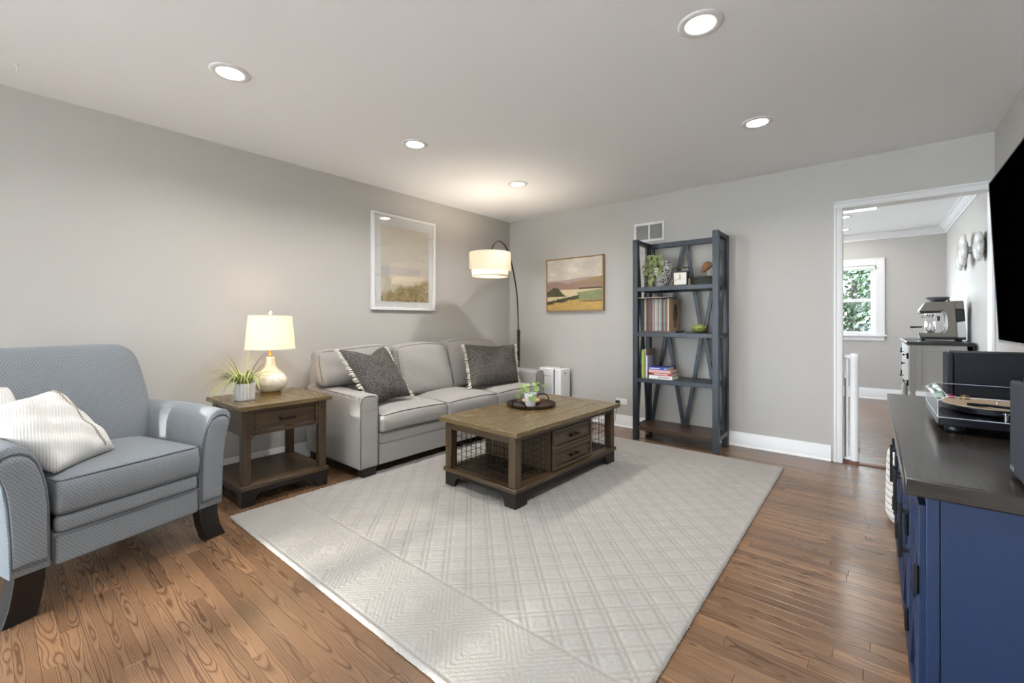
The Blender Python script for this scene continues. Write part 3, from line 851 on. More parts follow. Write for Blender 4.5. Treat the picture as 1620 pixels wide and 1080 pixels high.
def drawer(parent, x, y0, y1, z0, z1, s=1, fine=.0):
    """framed drawer front facing s*x at plane x"""
    fw = .022
    mb = MB(); X = sorted((x, x-s*.016))
    mb.box(X[0], X[1], y0, y1, z0, z0+fw).box(X[0], X[1], y0, y1, z1-fw, z1).box(X[0], X[1], y0, y0+fw, z0+fw, z1-fw).box(X[0], X[1], y1-fw, y1, z0+fw, z1-fw)
    fr = mb.build('drawer_frame', M_tw, parent, bevel=.002, grain='y')
    g = .004; X = sorted((x-s*.009, x-s*.03))
    d = MB().box(X[0], X[1], y0+fw+g, y1-fw-g, z0+fw+g, z1-fw-g).build('drawer', M_tw, parent, bevel=.003, grain='y')
    yc, zc = (y0+y1)/2, (z0+z1)/2; xs = x-s*.009
    h = MB()
    L = .052; Xp = sorted((xs+s*.020, xs+s*.028)); h.box(Xp[0], Xp[1], yc-L, yc+L, zc-.007, zc+.007)
    for q in (-1, 1):
        Xp = sorted((xs, xs+s*.022)); h.box(Xp[0], Xp[1], yc+q*(L-.014)-.008, yc+q*(L-.014)+.008, zc-.008, zc+.008)
    h.build('handle', M_pull, d, bevel=.002)
    nl = MB(); dots(nl, [(xs, yy, zz) for yy in (y0+fw+.018, y1-fw-.018) for zz in (zc-.016, zc+.016)], .0042, ('-' if s < 0 else '')+'x'); nl.build('nail_heads', M_nail, d, kind='stuff')
ex0, ex1, ey0, ey1 = -3.50, -2.955, 1.0, 1.53
et = thing('side_table', 'dark wood side table with one drawer and lower shelf between armchair and sofa', 'side table', ((ex0+ex1)/2, (ey0+ey1)/2, 0))
def planked_top(parent, x0, x1, y0, y1, z0, z1, n, border, along='y', M=None):
    """breadboard ends plus n boards, each its own piece"""
    M = M or M_tt; g = .0014
    if along == 'y':
        for a, b in ((y0, y0+border), (y1-border, y1)): MB().box(x0, x1, a, b, z0, z1).build('plank', M, parent, bevel=.002, grain='x')
        w = (x1-x0)/n
        for i in range(n): MB().box(x0+i*w+(g if i else 0), x0+(i+1)*w-(g if i < n-1 else 0), y0+border+g, y1-border-g, z0, z1-.0006).build('plank', M, parent, bevel=.002, grain='y')
    else:
        for a, b in ((x0, x0+border), (x1-border, x1)): MB().box(a, b, y0, y1, z0, z1).build('plank', M, parent, bevel=.002, grain='y')
        w = (y1-y0)/n
        for i in range(n): MB().box(x0+border+g, x1-border-g, y0+i*w+(g if i else 0), y0+(i+1)*w-(g if i < n-1 else 0), z0, z1-.0006).build('plank', M, parent, bevel=.002, grain='x')
planked_top(et, ex0-.03, ex1+.028, ey0-.028, ey1+.03, .592, .62, 4, .07, 'x')
pw_ = .05
for x in (ex0, ex1-pw_):
    for y in (ey0, ey1-pw_): MB().box(x, x+pw_, y, y+pw_, .128, .592).build('leg', M_tw, et, bevel=.003, grain='z')
MB().box(ex0+pw_, ex1-pw_, ey0+.006, ey0+.024, .43, .592).box(ex0+pw_, ex1-pw_, ey1-.024, ey1-.006, .43, .592).box(ex0+.006, ex0+.024, ey0+pw_, ey1-pw_, .43, .592).build('apron', M_tw, et, bevel=.002, grain='x')
drawer(et, ex1-.004, ey0+pw_+.001, ey1-pw_-.001, .43, .588)
MB().box(ex0-.012, ex1+.012, ey0-.012, ey1+.012, .102, .128).build('shelf', M_tw, et, bevel=.003, grain='y')
mb = MB(); arch_base(mb, ex0-.004, ex1+.006, ey0-.006, ey1+.006, 0, .102, .018, .075); mb.build('plinth', M_br, et, bevel=.002)
nl = MB(); X = ex1+.006; dots(nl, [(X, y, z) for y, z in ((ey0+.02,.075),(ey0+.02,.025),(ey0+.11,.082),(ey0+.13,.082),(ey1-.02,.075),(ey1-.02,.025),(ey1-.11,.082),(ey1-.13,.082))], .005, 'x'); nl.build('nail_heads', M_nail, et, kind='stuff')
MB().tube([(-3.545,1.36,.61),(-3.56,1.38,.57),(-3.60,1.37,.40),(-3.63,1.34,.30),(-3.66,1.28,.22)], .0032, 6).build('x', M_black)
tag(recenter(bpy.data.objects['x']), 'black lamp cord hanging behind the side table', 'cord'); bpy.data.objects['x'].name = 'lamp_cord'

# table lamp
M_ceram = flat('cream_glazed_ceramic', (232,224,206), .12, coat=.5)
lx, ly, lz = -3.345, 1.315, .62
lamp = thing('table_lamp', 'cream ceramic gourd table lamp with off-white drum shade, switched on', 'table lamp', (lx, ly, lz))
MB().lathe([(0,0),(.068,0),(.068,.012),(.060,.016),(0,.016)], (lx,ly,lz), 40).build('foot', M_brass, lamp, angle=50)
MB().lathe([(0,.016),(.062,.016),(.085,.032),(.106,.058),(.114,.085),(.110,.112),(.092,.138),(.066,.160),(.045,.180),(.034,.205),(.029,.235),(.028,.258),(.024,.264),(0,.264)], (lx,ly,lz), 48).build('base', M_ceram, lamp, angle=180)
MB().lathe([(.010,.264),(.014,.266),(.014,.276),(.010,.28),(.010,.315),(.015,.318),(.015,.36),(0,.362)], (lx,ly,lz), 20).build('stem', M_brass, lamp, angle=50)
s0, s1 = .322, .560
def shade(parent, c, r0, z0, r1, z1, name='lamp_shade', t=.0015):
    cx, cy, cz = c
    o = MB().lathe([(r0,z0),(r1,z1)], c, 64).build(name, M_shade, parent, angle=180)
    for r, z in ((r0, z0), (r1, z1)): MB().lathe([(r-.002,z-.003),(r+.0015,z-.003),(r+.0015,z+.003),(r-.002,z+.003)], c, 64).build('shade_trim', M_fringe, o)
    return o
shade(lamp, (lx,ly,lz), .162, s0, .140, s1)
m = MB()
for k in range(3):
    a = k*2*PI/3; m.tube([(lx,ly,lz+s1-.012),(lx+.14*math.cos(a), ly+.14*math.sin(a), lz+s1-.004)], .0018, 5)
m.tube([(lx,ly,lz+.36),(lx,ly,lz+s1)], .0025, 6); m.build('harp', M_brass, lamp)
MB().lathe([(0,.556),(.008,.556),(.006,.566),(.010,.572),(.016,.582),(.016,.592),(.010,.600),(0,.603)], (lx,ly,lz), 16).build('finial', M_chrome, lamp, angle=180)
MB().lathe([(0,.362),(.014,.366),(.028,.40),(.030,.42),(.022,.443),(0,.452)], (lx,ly,lz), 16).build('bulb', M_bulb, lamp, angle=180)
def bulb_light(parent, loc, w, r=.035):
    l = bpy.data.lights.new('bulb_light', 'POINT'); l.energy = w; l.shadow_soft_size = r; l.color = (1, .93, .83)
    o = bpy.data.objects.new('bulb_light', l); COL.objects.link(o); o.parent = parent; o.location = mat_world(parent).inverted() @ Vector(loc)
bulb_light(lamp, (lx, ly, lz+.43), 2.6, .05)

# spider plant
def leafmat(name, c1, c2, sc=30): 
    t = NT(name); t.P(Base_Color=t.mix(t.noise(t.tc('Object'), sc, 3), srgb(*c1), srgb(*c2)), Roughness=.45); t.b.inputs['Subsurface Weight'].default_value = 0
    return t.m
M_spider = leafmat('spider_leaf', (118,128,58), (188,192,120), 60); M_soil = flat('soil', (50,38,28), .95, nscale=60, namt=.3)
M_pilea = leafmat('pilea_leaf', (82,112,50), (132,154,82)); M_trail = leafmat('trailing_leaf', (96,108,62), (146,154,104), 50)
def blade(mb, pts, w, wf=None, up=Vector((0,0,1))):
    P = [Vector(p) for p in pts]; n = len(P); vs = []; fs = []
    for i in range(n):
        t = (P[min(i+1, n-1)]-P[max(i-1, 0)]).normalized(); s = t.cross(up)
        s = s.normalized() if s.length > 1e-4 else Vector((1,0,0)); nn = s.cross(t)
        k = i/(n-1); ww = w*(wf(k) if wf else (1-k**2.2)*(.55+.45*min(1, k*5)))+.0006
        vs += [P[i]-s*ww/2, P[i]-nn*ww*.18, P[i]+s*ww/2]
    for i in range(n-1):
        a = 3*i; fs += [(a, a+1, a+4, a+3), (a+1, a+2, a+5, a+4)]
    mb.add(vs, fs)
px_, py_, pz_ = -3.205, 1.098, .62
pl_ = thing('spider_plant', 'variegated spider plant in a ribbed white pot on the side table', 'potted plant', (px_, py_, pz_))
M_rib = flat('ribbed_white_ceramic', (226,224,220), .5); 
prof = []
mb = MB(); seg = 72; vs = []; fs = []
rows = [(.0,.052),(.004,.056),(.108,.064),(.112,.062),(.110,.057),(.085,.055)]
for k in range(seg):
    a = 2*PI*k/seg
    for z, r in rows:
        rr = r+(.0022 if (k % 4) < 2 else -.0016)*(1 if .003 < z < .111 and r > .0555 else 0)
        vs.append((px_+rr*math.cos(a), py_+rr*math.sin(a), pz_+z))
for k in range(seg):
    k2 = (k+1) % seg
    for i in range(len(rows)-1): fs.append((k*6+i, k2*6+i, k2*6+i+1, k*6+i+1))
mb.add(vs, fs); mb.disc((px_,py_,pz_+.001), .052, 24); mb.build('pot', M_rib, pl_, angle=30)
MB().disc((px_,py_,pz_+.092), .056, 24).build('soil', M_soil, pl_)
r3 = random.Random(3)
for i in range(92):
    a = r3.uniform(0, 2*PI); L = r3.uniform(.17, .33); up = r3.uniform(.25, 1.0)
    if r3.random() < .5: a = r3.gauss(-1.9, .8)
    pts = []
    x, y, z = px_+.025*math.cos(a), py_+.025*math.sin(a), pz_+.095
    el = .5+up*.9
    for k in range(9):
        pts.append((x, y, z)); st = L/8
        x += st*math.cos(a)*math.cos(el); y += st*math.sin(a)*math.cos(el); z += st*math.sin(el)
        z = max(z, pz_+.004)
        x = max(x, XL+.02)
        el -= r3.uniform(.20, .36)*(1.1 if i % 6 else .3)
    mb = MB(); blade(mb, pts, .0078); mb.build('leaf', M_spider, pl_, angle=180)

# ------------------------------------------------------------ arc floor lamp
fl = thing('arc_floor_lamp', 'tall bronze arc floor lamp with two-tier drum shade in the corner behind sofa', 'floor lamp', (-3.38, 4.22, 0))
M_bronze = flat('antique_bronze', (92,74,54), .35, .9); M_dkwood = wood('dark_lamp_wood', (30,20,14), (62,42,28), .35)
MB().lathe([(0,0),(.135,0),(.137,.012),(.130,.022),(.03,.028),(.02,.04),(0,.04)], (-3.38,4.22,0), 40).build('base', M_bronze, fl, angle=40)
MB().lathe([(0,.04),(.011,.04),(.012,.60),(.016,.64),(.017,.80),(.014,.88),(.016,.90),(.021,1.03),(.014,1.035),(0,1.035)], (-3.38,4.22,0), 20).build('pole', M_dkwood, fl, angle=40, grain='z')
arc = [(-3.38,4.22,1.03),(-3.381,4.212,1.20),(-3.376,4.195,1.36),(-3.36,4.153,1.52),(-3.318,4.052,1.70),(-3.278,3.956,1.83),(-3.239,3.863,1.92),(-3.192,3.752,1.98),(-3.148,3.646,2.006),(-3.12,3.578,2.008),(-3.089,3.505,1.998),(-3.048,3.409,1.958),(-3.02,3.342,1.905),(-3.0,3.29,1.84),(-2.99,3.27,1.775)]
def smooth_path(P, k=4):
    out = []; P = [Vector(p) for p in P]
    for i in range(len(P)-1):
        a, b, c, d = P[max(i-1,0)], P[i], P[i+1], P[min(i+2,len(P)-1)]
        for j in range(k):
            t = j/k
            out.append(.5*((2*b)+(c-a)*t+(2*a-5*b+4*c-d)*t*t+(3*b-a-3*c+d)*t**3))
    return out+[P[-1]]
MB().tube(smooth_path(arc), .0085, 10).build('arc', M_bronze, fl, angle=180)
sc_l = (-2.99, 3.27, 0)
def shade2(r, z0, z1, name):
    o = MB().lathe([(r,z0),(r,z1)], sc_l, 72).build(name, M_shade, fl, angle=180)
    for z in (z0, z1): MB().lathe([(r-.002,z-.003),(r+.002,z-.003),(r+.002,z+.003),(r-.002,z+.003)], sc_l, 72).build('shade_trim', M_fringe, o)
shade2(.212, 1.655, 1.830, 'outer_shade'); shade2(.183, 1.590, 1.80, 'inner_shade')
m = MB()
for k in range(3):
    a = k*2*PI/3+.4; m.tube([(-2.99,3.27,1.79),(-2.99+.21*math.cos(a),3.27+.21*math.sin(a),1.82)], .002, 5)
m.lathe([(0,1.80),(.018,1.80),(.018,1.74),(0,1.74)], sc_l, 16); m.build('spider_fitting', M_bronze, fl, angle=40)
MB().disc((-2.99,3.27,1.606), .178, 48).build('diffuser', M_shade, fl)
MB().lathe([(0,1.74),(.014,1.738),(.03,1.70),(.028,1.675),(0,1.655)], sc_l, 16).build('bulb', M_bulb, fl, angle=180)
bulb_light(fl, (-2.99, 3.27, 1.705), 22.0, .055)

# ------------------------------------------------------------ framed pictures
def art_layers(name, layers, base, rough=.6, canvas=True):
    """layers: list of (colour, func(t, s, n) -> mask socket)"""
    t = NT(name); s = t.sep(t.tc('Generated')); return t, s
M_pglass = glass('picture_glass', (250,250,250), 0, 2.4)
def dune():
    t = NT('dune_photograph_print'); g = t.sep(t.tc('Generated')); u, v = g[1], g[2]
    vec = t.n('CombineXYZ', X=u, Y=v).outputs[0]
    sky = t.ramp(v, [(.30, srgb(206,200,192)), (.55, srgb(216,208,192)), (1, srgb(222,212,192))])
    sea = t.m_('MULTIPLY', t.m_('LESS_THAN', v, .46), t.m_('LESS_THAN', u, .8))
    c = t.mix(t.m_('MULTIPLY', sea, .8), sky, srgb(192,188,186))
    c = t.mix(t.m_('MULTIPLY', t.m_('LESS_THAN', v, .36), 1.), c, srgb(212,202,182))
    n = t.noise(t.mapping(vec, (3,3,1)), 1.0, 3)
    h = t.m_('ADD', t.m_('MULTIPLY_ADD', u, .20, .07), t.m_('MULTIPLY_ADD', n, .26, -.06))
    grass = t.noise(t.mapping(vec, (9, 34, 1), (0,0,0), (0,0,.55)), 1.4, 5, .7, .8)
    gc = t.ramp(grass, [(.30, srgb(112,94,58)), (.5, srgb(168,148,104)), (.7, srgb(208,190,148))])
    edge = t.m_('ADD', h, t.m_('MULTIPLY', t.m_('SUBTRACT', grass, .5), .10))
    mk = t.n('MapRange', _0=t.m_('SUBTRACT', edge, v), _1=0., _2=.05, _3=0., _4=1.).outputs[0]
    c = t.mix(mk, c, gc)
    t.P(Base_Color=c, Roughness=.6); return t.m
M_mat = flat('white_mat_board', (232,231,228), .8)
py0, py1, pz0, pz1 = 2.345, 3.122, 1.252, 2.195; pxw = XL
pic = thing('framed_print', 'tall white-framed dune photograph under glass on the left wall above sofa', 'picture', (pxw, (py0+py1)/2, pz0))
fw, fd = .026, .032
def frame4(parent, M, x0, x1, y0, y1, z0, z1, fw, axis='x', bevel=.002, name='frame'):
    mb = MB()
    if axis == 'x': mb.box(x0,x1,y0,y1,z0,z0+fw).box(x0,x1,y0,y1,z1-fw,z1).box(x0,x1,y0,y0+fw,z0+fw,z1-fw).box(x0,x1,y1-fw,y1,z0+fw,z1-fw)
    else: mb.box(x0,x1,y0,y1,z0,z0+fw).box(x0,x1,y0,y1,z1-fw,z1).box(x0,x0+fw,y0,y1,z0+fw,z1-fw).box(x1-fw,x1,y0,y1,z0+fw,z1-fw)
    return mb.build(name, M, parent, bevel=bevel)
frame4(pic, M_trim, pxw+.001, pxw+fd, py0, py1, pz0, pz1, fw)
MB().box(pxw+.004, pxw+.016, py0+fw, py1-fw, pz0+fw, pz1-fw).build('mat_board', M_mat, pic)
MB().box(pxw+.012, pxw+.0175, py0+.105, py1-.085, pz0+.085, pz1-.115).build('print', dune(), pic)
MB().add([(pxw+.024,py0+fw,pz0+fw),(pxw+.024,py1-fw,pz0+fw),(pxw+.024,py1-fw,pz1-fw),(pxw+.024,py0+fw,pz1-fw)], [(0,1,2,3)]).build('glass_pane', M_pglass, pic)

def landscape():
    t = NT('landscape_painting_canvas'); g = t.sep(t.tc('Generated')); u, v = g[0], g[2]
    vec = t.n('CombineXYZ', X=u, Y=v).outputs[0]
    br = t.noise(t.mapping(vec, (9, 22, 1)), 1.0, 4, .6, 1.0)        # brush marks
    big = t.noise(t.mapping(vec, (3, 4, 1)), 1.0, 3)
    def under(h, amp=.04, soft=.012, sc=None):
        e = t.m_('MULTIPLY_ADD', t.m_('SUBTRACT', br, .5), amp, h)
        return t.n('MapRange', _0=t.m_('SUBTRACT', e, v), _1=0., _2=soft, _3=0., _4=1.).outputs[0]
    def bumpf(c, w, a):   # a smooth hill in u
        d = t.m_('DIVIDE', t.m_('SUBTRACT', u, c), w); return t.m_('MULTIPLY', t.m_('POWER', 2.718, t.m_('MULTIPLY', t.m_('MULTIPLY', d, d), -1.)), a)
    c = t.ramp(t.m_('MULTIPLY_ADD', br, .25, t.m_('MULTIPLY', big, .8)), [(.35, srgb(184,172,158)), (.55, srgb(202,191,176)), (.68, srgb(222,214,202))])
    c = t.mix(under(t.m_('ADD', .585, bumpf(.75, .35, .045)), .02), c, srgb(166,146,136))
    c = t.mix(t.m_('MULTIPLY', under(t.m_('ADD', .55, bumpf(1.0, .28, .085)), .02), t.m_('GREATER_THAN', u, .45)), c, srgb(150,124,86))
    hill = t.mix(br, srgb(132,102,88), srgb(160,130,116))
    c = t.mix(under(t.m_('ADD', .47, t.m_('ADD', bumpf(.15, .3, .095), bumpf(.8, .25, .07))), .03), c, hill)
    c = t.mix(under(.405, .03), c, t.mix(br, srgb(190,168,128), srgb(216,198,162)))
    fld = t.mix(br, srgb(104,116,84), srgb(150,150,104))
    c = t.mix(t.m_('MULTIPLY', under(t.m_('MULTIPLY_ADD', u, .12, .27), .06), t.m_('GREATER_THAN', t.m_('MULTIPLY_ADD', br, .1, u), .62)), c, fld)
    c = t.mix(t.m_('MULTIPLY', t.m_('MULTIPLY', under(.43, .02), t.m_('GREATER_THAN', v, .398)), t.m_('GREATER_THAN', u, .60)), c, srgb(58,52,36))
    gold = t.mix(br, srgb(150,116,52), srgb(204,170,104))
    c = t.mix(under(t.m_('ADD', .185, bumpf(.45, .25, .03)), .05), c, gold)
    c = t.mix(t.m_('MULTIPLY', t.m_('MULTIPLY', under(.185, .07), t.m_('GREATER_THAN', v, .155)), t.m_('GREATER_THAN', u, .62)), c, srgb(118,84,52))
    # hedge line and the bush
    hb = t.m_('MULTIPLY_ADD', u, .20, .135); e = t.m_('MULTIPLY_ADD', t.m_('SUBTRACT', br, .5), .12, hb)
    hd = t.n('MapRange', _0=t.m_('ABSOLUTE', t.m_('SUBTRACT', v, e)), _1=.028, _2=.04, _3=1., _4=0.).outputs[0]
    hd = t.m_('MULTIPLY', hd, t.m_('LESS_THAN', t.m_('MULTIPLY_ADD', br, .08, u), .64))
    c = t.mix(hd, c, t.mix(br, srgb(40,42,24), srgb(78,74,44)))
    bt = t.m_('MULTIPLY', under(t.m_('ADD', .26, t.m_('ADD', bumpf(.17, .13, .19), bumpf(.02, .10, .07))), .10), t.m_('GREATER_THAN', v, .265))
    bt = t.m_('MULTIPLY', bt, t.m_('LESS_THAN', u, .37))
    c = t.mix(bt, c, t.mix(br, srgb(38,42,24), srgb(96,90,50)))
    t.P(Base_Color=c, Roughness=.7); t.bump(br, .25, .004); return t.m
M_oakfr = wood('light_oak_frame', (140,108,70), (182,148,104), .45)
qx0, qx1, qz0, qz1 = -3.073, -2.302, 1.258, 1.888; qd = .042
pn = thing('framed_painting', 'landscape painting of brown hills and fields in thin oak frame on the back wall', 'painting', ((qx0+qx1)/2, YB, qz0))
frame4(pn, M_oakfr, qx0, qx1, YB-qd, YB-.001, qz0, qz1, .011, 'y', .0015)
MB().box(qx0+.015, qx1-.015, YB-qd+.006, YB-.005, qz0+.015, qz1-.015).build('canvas', landscape(), pn)

# ------------------------------------------------------------ vent, outlets, ceiling hook, heater
vx0, vx1, vz0, vz1 = -1.955, -1.628, 1.968, 2.168
vt = thing('wall_vent', 'white two-panel return air vent high on the back wall above bookshelf', 'vent', ((vx0+vx1)/2, YB, vz0))
mb = MB(); yv = YB-.010; b = .026; vm = (vx0+vx1)/2
mb.box(vx0,vx1,yv,YB-.0005,vz0,vz0+b).box(vx0,vx1,yv,YB-.0005,vz1-b,vz1).box(vx0,vx0+b,yv,YB-.0005,vz0+b,vz1-b).box(vx1-b,vx1,yv,YB-.0005,vz0+b,vz1-b).box(vm-.011,vm+.011,yv,YB-.0005,vz0+b,vz1-b)
mb.build('frame', M_trim, vt, bevel=.003)
M_dkgrey = flat('vent_cavity', (92,90,88), .8); M_slat = flat('vent_slat', (206,204,200), .5)
MB().box(vx0+b,vx1-b,YB-.002,YB-.0005,vz0+b,vz1-b).build('cavity', M_dkgrey, vt)
me = None; nsl = 22
for (a0, a1) in ((vx0+b, vm-.011), (vm+.011, vx1-b)):
    for k in range(nsl):
        z = vz0+b+(k+.5)*(vz1-vz0-2*b)/nsl
        mb = MB().prism([(YB-.0085, z-.0022), (YB-.0075, z-.0030), (YB-.0025, z+.0010), (YB-.0035, z+.0018)], a0, a1, 'x'); mb.build('slat', M_slat, vt)
for z in ((vz0+vz1)/2,):
    for x in (vx0+.012, vx1-.012): MB().lathe([(.004,-.0125),(.003,-.014),(0,-.0142)], (x, YB+.0025, z), 8, 'y').build('screw', M_steel, vt)
ot = thing('wall_outlet', 'white wall outlet with a black plug beside the bookshelf base', 'outlet', (-2.10, YB, .24))
MB().box(-2.165,-2.035,YB-.006,YB-.0005,.235,.302).build('plate', M_white, ot, bevel=.003)
for x in (-2.135, -2.065): MB().box(x-.02,x+.02,YB-.008,YB-.005,.25,.287).build('socket', M_trim, ot, bevel=.002)
mb = MB().box(-2.16,-2.115,YB-.036,YB-.0085,.247,.28); mb.build('black_plug', M_blackpl, ot, bevel=.006, label='black plug')
MB().tube([(-2.138,YB-.034,.258),(-2.138,YB-.045,.20),(-2.16,YB-.04,.06),(-2.3,YB-.045,.012),(-2.6,YB-.05,.006)], .003, 6).build('plug_cord', M_blackpl, ot)
hk = MB().lathe([(0,-.001),(.010,-.001),(.009,-.006),(0,-.008)], (-3.34,.106,H), 16); hk.tube([(-3.34,.106,H-.006),(-3.34,.106,H-.03),(-3.345,.106,H-.045),(-3.36,.106,H-.048),(-3.37,.106,H-.038)], .0022, 6)
tag(recenter(hk.build('ceiling_hook', M_white)), 'small white plant hook in ceiling at the far upper left', 'hook')
ht = thing('space_heater', 'slim white heater standing in the corner at far end of sofa', 'heater', (-2.88, 4.27, 0))
hx0, hx1 = -3.03, -2.72
MB().rbox((-2.928,4.245,.315), (.098,.085,.285), .016, 3).build('body', M_white, ht, angle=180)
MB().rbox((-2.765,4.265,.312), (.045,.105,.282), .014, 3).build('control_side', M_white, ht, angle=180)
MB().box(-2.832,-2.808,4.18,4.33,.03,.588).build('slot', M_blackpl, ht)
MB().box(-3.026,-2.85,4.158,4.161,.508,.511).build('panel_line', M_dkgrey, ht)
MB().lathe([(.009,0),(.008,.008),(0,.008)], (-2.7205,4.245,.545), 12, 'x').build('knob', M_dkgrey, ht)
MB().box(-2.727,-2.7195,4.352,4.366,.05,.56).build('rear_edge', M_dkgrey, ht)
for x in (-3.0, -2.76): MB().box(x-.012,x+.012,4.17,4.35,0,.035).build('foot', M_white, ht, bevel=.004)

# ------------------------------------------------------------ bookshelf
def blue_paint():
    t = NT('distressed_slate_blue'); ob = t.tc('Object')
    n = t.noise(t.mapping(ob, (14,14,4)), 1.2, 5, .65); n2 = t.noise(ob, 4, 3)
    c = t.ramp(n, [(.35, srgb(23,28,33)), (.65, srgb(38,50,63))]); c = t.mix(t.m_('MULTIPLY', n2, .4), c, srgb(44,44,46))
    t.P(Base_Color=c, Roughness=.42); t.bump(n, .1, .003); return t.m
M_blue = blue_paint(); M_shelfb = wood('dark_brown_shelf', (40,28,20), (78,56,40), .3)
bx0, bx1, by0, by1, bz = -1.79, -1.015, 4.0, 4.358, 1.925; pw2 = .05
bs = thing('bookshelf', 'tall open slate-blue wooden bookshelf with diagonal braces against the back wall', 'bookshelf', ((bx0+bx1)/2, (by0+by1)/2, 0))
for x in (bx0, bx1-pw2):
    for y in (by0, by1-pw2): MB().box(x,x+pw2,y,y+pw2,0,bz).build('post', M_blue, bs, bevel=.002, grain='z')
SZ = [(.098,.138),(.556,.596),(.993,1.033),(1.425,1.465)]
for i, (z0, z1) in enumerate(SZ):
    MB().box(bx0+pw2,bx1-pw2,by0+.001,by1-.001,z0,z1).build('shelf', M_shelfb if i == 0 else M_blue, bs, bevel=.002, grain='x', label='dark brown bottom shelf' if i == 0 else None)
MB().box(bx0+pw2,bx1-pw2,by1-.042,by1-.004,1.872,1.922).build('top_rail', M_blue, bs, bevel=.002, grain='x')
for x in (bx0+.002, bx1-pw2+.002):
    MB().box(x,x+.046,by0+pw2,by1-pw2,1.885,1.924).build('side_rail', M_blue, bs, bevel=.002, grain='y')
    MB().box(x,x+.046,by0+pw2,by1-pw2,.098,.138).build('side_rail', M_blue, bs, bevel=.002, grain='y')
    for z in (.99, ): MB().box(x+.008,x+.038,by0+pw2,by1-pw2,z,z+.04).build('side_rail', M_blue, bs, bevel=.002, grain='y')
    xc = x+.023; ym = (by0+by1)/2
    for a, b_ in (((by0+pw2+.01,1.88),(ym-.015,1.03)), ((by1-pw2-.01,1.88),(ym+.015,1.03)), ((ym-.015,.99),(by0+pw2+.01,.14)), ((ym+.015,.99),(by1-pw2-.01,.14))):
        MB().beam((xc,a[0],a[1]), (xc,b_[0],b_[1]), .03, .018, (1,0,0)).build('brace', M_blue, bs, bevel=.0015)
xl, xr_ = bx0+pw2, bx1-pw2; xm = -1.405; q1, q2 = xm-.172, xm+.172; yb_ = by1-.022
for a, b_ in (((xm-.016,1.874),(q1+.014,1.034)), ((xm+.016,1.874),(q2-.014,1.034)), ((xl+.012,1.874),(q1-.014,1.034)), ((xr_-.012,1.874),(q2+.014,1.034)),
              ((q1-.016,.992),(xl+.014,.139)), ((q1+.016,.992),(xm-.014,.139)), ((q2-.016,.992),(xm+.014,.139)), ((q2+.016,.992),(xr_-.014,.139))):
    MB().beam((a[0],yb_,a[1]), (b_[0],yb_,b_[1]), .034, .020, (0,1,0)).build('brace', M_blue, bs, bevel=.0015)

# top shelf: trailing plant, clock, dark box, bird
Z4 = 1.4652
def potpattern():
    t = NT('white_pot_black_marks'); uv = t.tc('Object')
    s = t.sep(uv); an = t.m_('MULTIPLY', t.m_('ARCTAN2', s[1], s[0]), 1.75)
    v = t.n('TexVoronoi', {'feature': 'DISTANCE_TO_EDGE'}, Vector=t.n('CombineXYZ', X=an, Y=t.m_('MULTIPLY', s[2], 18.)).outputs[0], Scale=4.5)
    n = t.n('TexVoronoi', {'feature': 'F1', 'distance': 'CHEBYCHEV'}, Vector=t.n('CombineXYZ', X=an, Y=t.m_('MULTIPLY', s[2], 18.)).outputs[0], Scale=3.2)
    k = t.m_('LESS_THAN', t.m_('MODULO', t.m_('MULTIPLY', n.outputs[0], 3.3), 1.0), .42)
    t.P(Base_Color=t.mix(k, srgb(222,219,214), srgb(28,27,30)), Roughness=.35); return t.m
px2, py2 = -1.60, 4.20
tp = thing('trailing_plant', 'trailing green plant in a black and white patterned pot on the top shelf', 'potted plant', (px2, py2, Z4))
MB().lathe([(0,.0),(.066,0),(.072,.006),(.110,.13),(.120,.19),(.112,.235),(.088,.262),(.082,.265),(.080,.255),(.098,.228),(.10,.19)], (px2,py2,Z4), 40).build('pot', potpattern(), tp, angle=180)
MB().disc((px2,py2,Z4+.236), .096, 24).build('soil', M_soil, tp)
r4 = random.Random(9)
def roundleaf(mb, c, r, nrm, cup=.15, seg=9):
    n = Vector(nrm).normalized(); a = n.orthogonal().normalized(); b = n.cross(a); c = Vector(c); vs = [c-n*cup*r]
    for k in range(seg):
        t = 2*PI*k/seg; vs.append(c+a*(r*math.cos(t))+b*(r*math.sin(t)))
    mb.add(vs, [(0, 1+k, 1+(k+1) % seg) for k in range(seg)])
for i in range(17):
    a = r4.uniform(PI*.62, PI*1.75); r0 = r4.uniform(.03, .09)
    x, y, z = px2+r0*math.cos(a), py2+r0*math.sin(a), Z4+.25
    far = r4.uniform(.095, .15); drop = r4.uniform(.05, .30); n = int(5+drop*38)
    st = []
    for k in range(n):
        t = k/(n-1)
        rr = r0+(far-r0)*min(1, t*2.5); zz = Z4+.245+.05*math.sin(min(1, t*2.2)*PI*.9)-drop*max(0, t-.25)**1.1*1.25
        p = Vector((px2+rr*math.cos(a)+r4.gauss(0,.006), py2+rr*math.sin(a)+r4.gauss(0,.006), max(zz, Z4+.012)))
        p.x = max(p.x, bx0+pw2-.015)
        st.append(p)
    MB().tube(st, .0014, 4).build('stem', M_spider, tp)
    for k, p in enumerate(st):
        mb = MB(); roundleaf(mb, p+Vector((r4.gauss(0,.008), r4.gauss(0,.008)-.006, r4.gauss(0,.004))), r4.uniform(.016,.023), (math.cos(a)*.6+r4.gauss(0,.4), math.sin(a)*.6-.5+r4.gauss(0,.3), .5+r4.gauss(0,.3)))
        mb.build('leaf', M_trail, tp, angle=180)
M_face = flat('cream_clock_face', (226,220,206), .5)
ck = thing('desk_clock', 'square black desk clock with cream face and brass handle on the top shelf', 'clock', (-1.355, 4.08, Z4))
cx0, cx1, cy, cz0, cz1 = -1.422, -1.290, 4.05, Z4, Z4+.132
